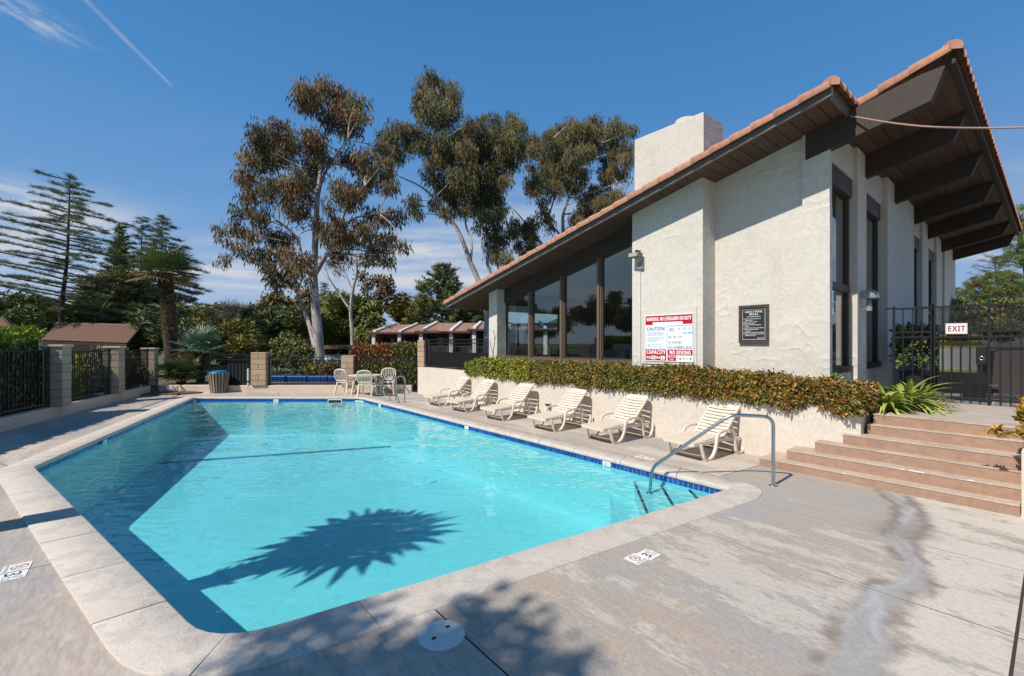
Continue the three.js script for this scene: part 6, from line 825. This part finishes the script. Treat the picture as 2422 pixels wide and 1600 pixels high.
  // large-leaved amber shrub on the planter wall at the right edge
  { const p = V(7.12, 0.70, 0.09), t = thing('amber_shrub', 'amber-leaved shrub leaning in from the right edge over the steps', 'shrub', p), R = rng(705), lg = leafKite(0.10, 0.062, 0.35), lm = [0x9a6a1e, 0xb58428, 0x7a4c1c, 0xc09a3a, 0x8a7a28].map(c => mat(c, 0.4, { side: THREE.DoubleSide })); const tips = []; const gs = []; for (let k = 0; k < 24; k++) { const a = R() * 6.28, r = 0.10 + 0.22 * R(), q = new THREE.Vector3(Math.cos(a) * r * 0.8, 0.10 + 0.42 * R(), Math.sin(a) * r); gs.push(tube([new THREE.Vector3(Math.cos(a) * 0.05, -0.15, Math.sin(a) * 0.05), q.clone().multiplyScalar(0.6), q], 0.006, 0.003, 5, 3)); tips.push(q); } tips.push(new THREE.Vector3(-0.03, 0.12, -0.40), new THREE.Vector3(-0.08, 0.18, -0.34)); for (const q of tips.slice(-2)) gs.push(tube([new THREE.Vector3(0, 0.05, -0.05), q.clone().multiplyScalar(0.6).add(new THREE.Vector3(0, 0.06, 0)), q], 0.005, 0.003, 5, 3)); mesh('stem', gs, trunkMat.brown, t); for (const q of tips) for (let k = 0; k < 9; k++) { const l = mesh('leaf', lg, lm[Math.floor(R() * 5)], t); l.position.copy(q).multiplyScalar(0.72 + 0.3 * R()); l.rotation.set(R() * 3 - 1.5, R() * 6.28, R() * 2 - 1); l.scale.setScalar(0.6 + 0.6 * R()); } }
  // a creeper with few leaves on the column
  { const t = thing('creeper', 'thin leafless creeper climbing the slim column at the left end of the windows', 'creeper', V(8.15, 0.9, 10.8)); const P = (y, u) => V(8.155, y, u); part('stem', [tube([P(0.95, 10.72), P(1.5, 10.78), P(1.9, 10.70), P(2.2, 10.76)], 0.009, 0.005, 5, 4), tube([P(1.5, 10.78), P(1.65, 10.88), P(1.9, 10.92)], 0.006, 0.004, 5, 3), tube([P(1.9, 10.70), P(2.0, 10.64), P(2.05, 10.61)], 0.005, 0.003, 5, 3), tube([P(1.25, 10.74), P(1.35, 10.65), P(1.5, 10.62)], 0.005, 0.003, 5, 3)], trunkMat.brown, t); }
  // potted plant and dark planter behind the gate
  { const t = thing('potted_plant', 'dark leafy potted plant standing behind the iron fence by the clubhouse', 'plant', V(11.6, 0.82, 1.75)), R = rng(706), places = []; mesh('pot', N(new THREE.LatheGeometry([[0, 0], [0.2, 0], [0.27, 0.42], [0.29, 0.44], [0.25, 0.44], [0, 0.40]].map(q => new THREE.Vector2(...q)), 24)), mat(0x2a2725, 0.7), t); mesh('stem', tube([new THREE.Vector3(0, 0.4, 0), new THREE.Vector3(0.03, 0.8, 0), new THREE.Vector3(0, 1.15, 0.03)], 0.03, 0.012, 7, 4), trunkMat.brown, t); for (let k = 0; k < 260; k++) { const a = R() * 6.28, r = 0.36 * Math.sqrt(R()); places.push([V(11.6 + Math.cos(a) * r, 1.75 + (R() - 0.5) * 0.7, 1.75 + Math.sin(a) * r), new THREE.Euler(R(), R() * 6, R()), 0.8, pick(PAL.dark, R)]); } instances('foliage', SPRIG.bush, LEAF, places, t); }
}
// ================================================================== BUILDINGS AND THINGS BEHIND
const frontalThing = (name, label, cat, px, F, y) => { const p = at(px, 0, F); p.y = y; return thing(name, label, cat, p, FRONTAL); };

const quadSheet = (a, b, c, d, th = 0.08) => { const n = new THREE.Vector3().crossVectors(b.clone().sub(a), d.clone().sub(a)).normalize().multiplyScalar(-th), P = [a, b, c, d, a.clone().add(n), b.clone().add(n), c.clone().add(n), d.clone().add(n)], g = new THREE.BufferGeometry(); g.setAttribute('position', new THREE.Float32BufferAttribute(P.flatMap(q => [q.x, q.y, q.z]), 3)); g.setIndex([0, 1, 2, 0, 2, 3, 4, 6, 5, 4, 7, 6, 0, 4, 1, 1, 4, 5, 1, 5, 2, 2, 5, 6, 2, 6, 3, 3, 6, 7, 3, 7, 0, 0, 7, 4]); const q = g.toNonIndexed(); q.computeVertexNormals(); return boxUV(q); };
{
  // terraced apartments: local x to the right, -z away from the pool
  const P = (x, y, z) => new THREE.Vector3(x, y, z), seg = (label, pxL, pxR, F, eave, ridge, walls, fins, deep, extra) => {
    const t = frontalThing('apartment_building', label, 'building', pxL, F, -0.4), W = (pxR - pxL) / FOC * F, e = eave + 0.4, r = ridge + 0.4;
    mesh('wall', [box3(W - 0.3, e, 0.25, W / 2, e / 2, -1.5), box3(0.25, e, deep, 0.25, e / 2, -deep / 2 - 0.4), box3(0.25, e, deep, W - 0.2, e / 2, -deep / 2 - 0.4)], M.brownWall, t);
    mesh('roof', quadSheet(P(-0.35, e, 0.25), P(W + 0.2, e, 0.25), P(W + 0.2, r, -deep), P(-0.35, r, -deep), 0.12), M.roofShingle, t);
    mesh('roof_edge', box3(W + 0.55, 0.14, 0.06, W / 2 - 0.07, e - 0.02, 0.28), mat(0x5a4036, 0.8), t);
    for (const fx of fins) { const x = (fx - pxL) / FOC * F, s = (r - e) / deep; const g = new THREE.ExtrudeGeometry(new THREE.Shape([[0.12, -0.12], [0.12, 0.16], [0.0, 0.2], [-deep - 0.1, (deep + 0.1) * s + 0.16], [-deep - 0.1, -0.2 + deep * s]].map(q => new THREE.Vector2(...q))), { depth: 0.2, bevelEnabled: false }); g.rotateY(-Math.PI / 2); g.translate(x + 0.1, e, 0); g.scale(1, 1, 1); mesh('party_parapet', boxUV(g), M.trim, t); }
    for (const fx of walls) { const x = (fx - pxL) / FOC * F; mesh('pillar', box3(0.26, e - 0.02, 0.26, x, e / 2, 0.0), M.trim, t); }
    for (const [a, b, y0, y1, light] of extra) { const xa = (a - pxL) / FOC * F, xb = (b - pxL) / FOC * F, w = mesh('window', box3(xb - xa, y1 - y0, 0.06, (xa + xb) / 2, (y0 + y1) / 2 + 0.4, -1.36), M.frame, t); mesh('pane', box3(xb - xa - 0.1, y1 - y0 - 0.1, 0.04, (xa + xb) / 2, (y0 + y1) / 2 + 0.4, -1.335), light ? M.curtain : M.darkOpening, w); }
    const n = Math.floor(W / 0.14), pk = box3(0.05, 0.95, 0.03); mesh('balcony_rail', [box3(W - 0.3, 0.05, 0.05, W / 2, 1.95, 0.05), box3(W - 0.3, 0.14, 0.1, W / 2, 1.02, 0.05)], M.frameLight, t); if (pxL > 960) { const ps = []; for (let k = 1; k < n; k++) { const q = pk.clone(); q.translate(k * W / n, 1.46, 0.05); ps.push(q); } mesh('balustrade', ps, M.frameLight, t).userData.kind = 'stuff'; }
    return t;
  };
  seg('brown apartment wing with shaded shingle roof at the left end of the terrace', 884, 996, 36, 2.62, 3.55, [884, 945], [886, 946], 6.5, [[890, 926, 0.9, 2.3, false], [912, 924, 1.05, 2.25, true], [950, 968, 0.9, 2.35, false], [972, 990, 0.9, 2.35, false]]);
  seg('middle brown apartment wing with a sunlit shingle roof and white parapets', 994, 1119, 33, 2.62, 3.56, [996, 1067], [998, 1067], 6.5, [[1002, 1024, 0.8, 2.3, false], [1028, 1044, 0.9, 2.3, true], [1072, 1110, 0.8, 2.3, false]]);
  seg('nearest brown apartment wing partly hidden by the clubhouse column', 1117, 1560, 31.5, 2.74, 3.50, [1121, 1200, 1290, 1380], [1122, 1205, 1290, 1380], 6.5, [[1130, 1160, 0.9, 2.3, false], [1168, 1195, 0.9, 2.3, false]]);
}
{ // carport and the car under it
  const t = frontalThing('carport', 'flat brown carport roof on posts right of the pale trunk', 'carport', 765, 27, -0.4), W = (865 - 765) / FOC * 27;
  mesh('roof', [box3(W, 0.12, 4.5, W / 2, 2.0, -2.0), box3(W + 0.1, 0.22, 0.06, W / 2, 1.96, 0.27)], mat(0x6b4a3c, 0.8), t); for (const x of [0.1, W - 0.1]) for (const z of [0.1, -4.1]) mesh('post', box3(0.12, 1.95, 0.12, x, 0.97, z), M.frame, t);
  const c = frontalThing('parked_car', 'silver car parked under the carport beyond the fence', 'car', 803, 25.6, -0.38); c.rotation.y = FRONTAL + 0.5;
  const s = new THREE.Shape([[-2.1, 0.25], [-2.15, 0.7], [-1.9, 0.82], [-1.1, 0.9], [-0.6, 1.36], [0.6, 1.42], [1.4, 1.0], [2.05, 0.9], [2.15, 0.6], [2.1, 0.25]].map(q => new THREE.Vector2(...q))), g = new THREE.ExtrudeGeometry(s, { depth: 1.5, bevelEnabled: true, bevelSize: 0.09, bevelThickness: 0.12, bevelSegments: 3 }); g.translate(0, 0, -0.75); g.rotateY(Math.PI / 2); mesh('body', boxUV(g), M.carPaint, c);
  for (const sx of [-1, 1]) { const w = new THREE.Shape([[-0.98, 0.93], [-0.52, 1.3], [0.55, 1.34], [1.2, 1.0]].map(q => new THREE.Vector2(...q))), q = new THREE.ExtrudeGeometry(w, { depth: 0.02, bevelEnabled: false }); q.rotateY(Math.PI / 2); q.translate(sx * 0.875 - 0.01, 0, 0); mesh('side_window', boxUV(q), M.carGlass, c); for (const z of [-1.3, 1.3]) { const wh = new THREE.CylinderGeometry(0.32, 0.32, 0.2, 20); wh.rotateZ(Math.PI / 2); wh.translate(sx * 0.82, 0.32, z); const ty = mesh('wheel', N(wh), M.black, c); const rm = new THREE.CylinderGeometry(0.2, 0.2, 0.21, 14); rm.rotateZ(Math.PI / 2); rm.translate(sx * 0.82, 0.32, z); mesh('rim', N(rm), M.grey, ty); } }
  mesh('windscreen', quadSheet(new THREE.Vector3(-0.7, 0.95, 1.1), new THREE.Vector3(0.7, 0.95, 1.1), new THREE.Vector3(0.62, 1.37, 0.62), new THREE.Vector3(-0.62, 1.37, 0.62), 0.01).translate(0, 0.03, 0.06), M.carGlass, c); for (const x of [-0.6, 0.6]) mesh('headlight', box3(0.3, 0.14, 0.05, x, 0.68, 2.22), M.trim, c);
}
{ // blue bins behind the far fence
  const make = (px, w, F, lab) => { const t = frontalThing('recycling_bin', lab, 'bin', px, F, -0.19); t.userData.group = undefined; const W = w / FOC * F; const s = new THREE.Shape([[-W / 2 + 0.05, 0], [W / 2 - 0.05, 0], [W / 2, 0.56], [-W / 2, 0.56]].map(q => new THREE.Vector2(...q))), g = new THREE.ExtrudeGeometry(s, { depth: 0.6, bevelEnabled: true, bevelSize: 0.015, bevelThickness: 0.015, bevelSegments: 2 }); g.translate(0, 0.01, -0.6); mesh('body', boxUV(g), M.blueBin, t); mesh('lid', boxUV(new RoundedBoxGeometry(W + 0.06, 0.075, 0.72, 2, 0.03).translate(0, 0.60, -0.3)), M.blueBin, t); mesh('rim', [box3(W + 0.02, 0.04, 0.03, 0, 0.53, 0.03), box3(0.025, 0.46, 0.012, -W * 0.25, 0.27, 0.022), box3(0.025, 0.46, 0.012, W * 0.25, 0.27, 0.022)], M.blueBin, t); return t; };
  make(652, 44, 18.6, 'first blue bin from the left, beside the tan pillar'); make(702, 44, 18.5, 'second blue bin from the left behind the far fence'); make(751, 44, 18.4, 'third blue bin from the left, in front of the pale trunk'); make(792, 30, 18.3, 'rightmost blue bin, beside the patio chair');
}
{ // tiled houses at the left
  const P = (x, y, z) => new THREE.Vector3(x, y, z);
  const house = (label, c, roofM, rows) => {
    const b = c.er.clone(); b.y = -0.4; const t = thing('tiled_house', label, 'house', b); const q = (...k) => k.map(n => c[n].clone());
    part('roof', [quadSheet(...q('el', 'er', 'rr', 'rl'), 0.12), quadSheet(...q('rl', 'rr', 'br', 'bl'), 0.12)], roofM, t);
    if (rows) { const gs = []; for (let i = 0; i < rows; i++) { const k = (i + 0.5) / rows, n = 7; for (let r = 0; r < n; r++) { const a = c.el.clone().lerp(c.er, k), d = c.rl.clone().lerp(c.rr, k), p0 = a.clone().lerp(d, r / n), p1 = a.clone().lerp(d, (r + 1) / n + 0.01); p0.y += 0.075; p1.y += 0.045; gs.push(tube([p0, p1], 0.085, 0.075, 6, 1, false)); } } part('roof_tiles', gs, roofM, t).userData.kind = 'stuff'; part('ridge_cap', tube([c.rl.clone().add(P(0, 0.05, 0)), c.rr.clone().add(P(0, 0.05, 0))], 0.1, 0.1, 8, 1, false), roofM, t); }
    part('barge_board', [bar(c.er, c.rr, 0.06, 0.22), bar(c.rr, c.br, 0.06, 0.22)], M.frame, t);
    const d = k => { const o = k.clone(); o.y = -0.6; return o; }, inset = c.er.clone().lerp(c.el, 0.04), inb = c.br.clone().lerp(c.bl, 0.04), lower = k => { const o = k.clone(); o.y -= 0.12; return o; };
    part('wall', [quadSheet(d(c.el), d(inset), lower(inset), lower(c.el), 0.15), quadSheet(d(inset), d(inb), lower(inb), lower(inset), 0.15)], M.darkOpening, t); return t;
  };
  house('low house with a brown clay-tile gable roof behind the left fence', { el: at(100, 808, 27), er: at(300, 815, 26.5), rr: at(336, 773, 29), rl: at(135, 768, 30), br: at(378, 824, 31.5), bl: at(190, 815, 34) }, mat(0x75594a, 0.9, { bumpMap: roughBump, bumpScale: 0.004 }), 34);
  house('corner of a dark tiled roof at the far left edge', { el: at(-220, 790, 22), er: at(27, 777, 22), rr: at(4, 752, 23.5), rl: at(-220, 745, 24), br: at(60, 785, 26), bl: at(-150, 785, 27) }, mat(0x6a4636, 0.9), 0);
  const far = (label, px, py, w, h, F) => { const q = frontalThing('tiled_house', label, 'house', px, F, -0.4), kk = F / FOC, y = 1.8 - (py - 812) * kk + 0.4; mesh('roof', [quadSheet(P(-w * kk / 2, y - h * kk, 0), P(w * kk / 2, y - h * kk, 0), P(w * kk / 2 - 1, y, -3), P(-w * kk / 2 + 1, y, -3), 0.15), quadSheet(P(w * kk / 2, y - h * kk, 0), P(w * kk / 2, y - h * kk, -6), P(w * kk / 2 - 1, y, -3), P(w * kk / 2 - 1, y, -3.01), 0.1)], mat(0xb08070, 0.9), q); mesh('wall', box3(w * kk - 0.6, Math.max(0.5, y - h * kk), 5, 0, Math.max(0.5, y - h * kk) / 2, -3), M.trim, q); };
  far('small far house with a pinkish tiled roof left of the pale trunk', 700, 792, 60, 14, 62); far('far house with a pinkish tiled roof just right of the pale trunk', 795, 796, 44, 12, 60); far('far house with a pale roof among the trees left of centre', 570, 794, 46, 12, 66);
}
{ // neighbouring building behind the gate
  const t = thing('enclosure_wall', 'dark brown enclosure wall seen through the gate mesh', 'wall', V(14, 0.8, -2)); part('wall', plan([[12.6, 1.7], [12.6, -9], [18, -9], [18, 1.7]], 0.8, 1.72), mat(0x4b4140, 0.9), t); part('parapet', plan([[12.55, 1.72], [12.55, -9.1], [18.1, -9.1], [18.1, 1.72]], 1.72, 1.80), mat(0x4b4140, 0.9), t);
  const p = thing('low_wall', 'sunlit pale low wall beyond the gate at the right edge', 'wall', V(12.0, 0.8, -1.5)); part('wall_face', plan([[11.9, -0.62], [11.9, -4], [12.2, -4], [12.2, -0.62]], 0.8, 1.35), M.stuccoWall, p); part('coping', plan([[11.86, -0.6], [11.86, -4], [12.24, -4], [12.24, -0.6]], 1.35, 1.39), M.trim, p);
  const db = thing('wheeled_bin', 'dark wheeled bin in the shade behind the exit gate', 'bin', V(11.7, 0.82, 0.95)); mesh('body', N(new THREE.CylinderGeometry(0.30, 0.24, 0.8, 4, 1).rotateY(Math.PI / 4).translate(0, 0.42, 0)), M.black, db); mesh('lid', boxUV(new RoundedBoxGeometry(0.46, 0.06, 0.5, 1, 0.02).translate(0, 0.85, 0)), M.black, db);
  const k = struct('path_kerb', plan([[11.2, 0.8], [11.2, -4], [11.5, -4], [11.5, 0.8]], 0.8, 0.92), M.concrete);
  const s = thing('notice_board', 'white notice board beyond the gate near the top of the mesh', 'board', V(15.2, 0.8, -0.9)); part('board', box(15.2, 15.24, 2.35, 2.62, -0.95, -2.2), M.white, s); part('post', [box(15.24, 15.3, 0.8, 2.6, -1.1, -1.16), box(15.24, 15.3, 0.8, 2.6, -2.0, -2.06)], M.grey, s);
}
renderer.render(scene, camera);
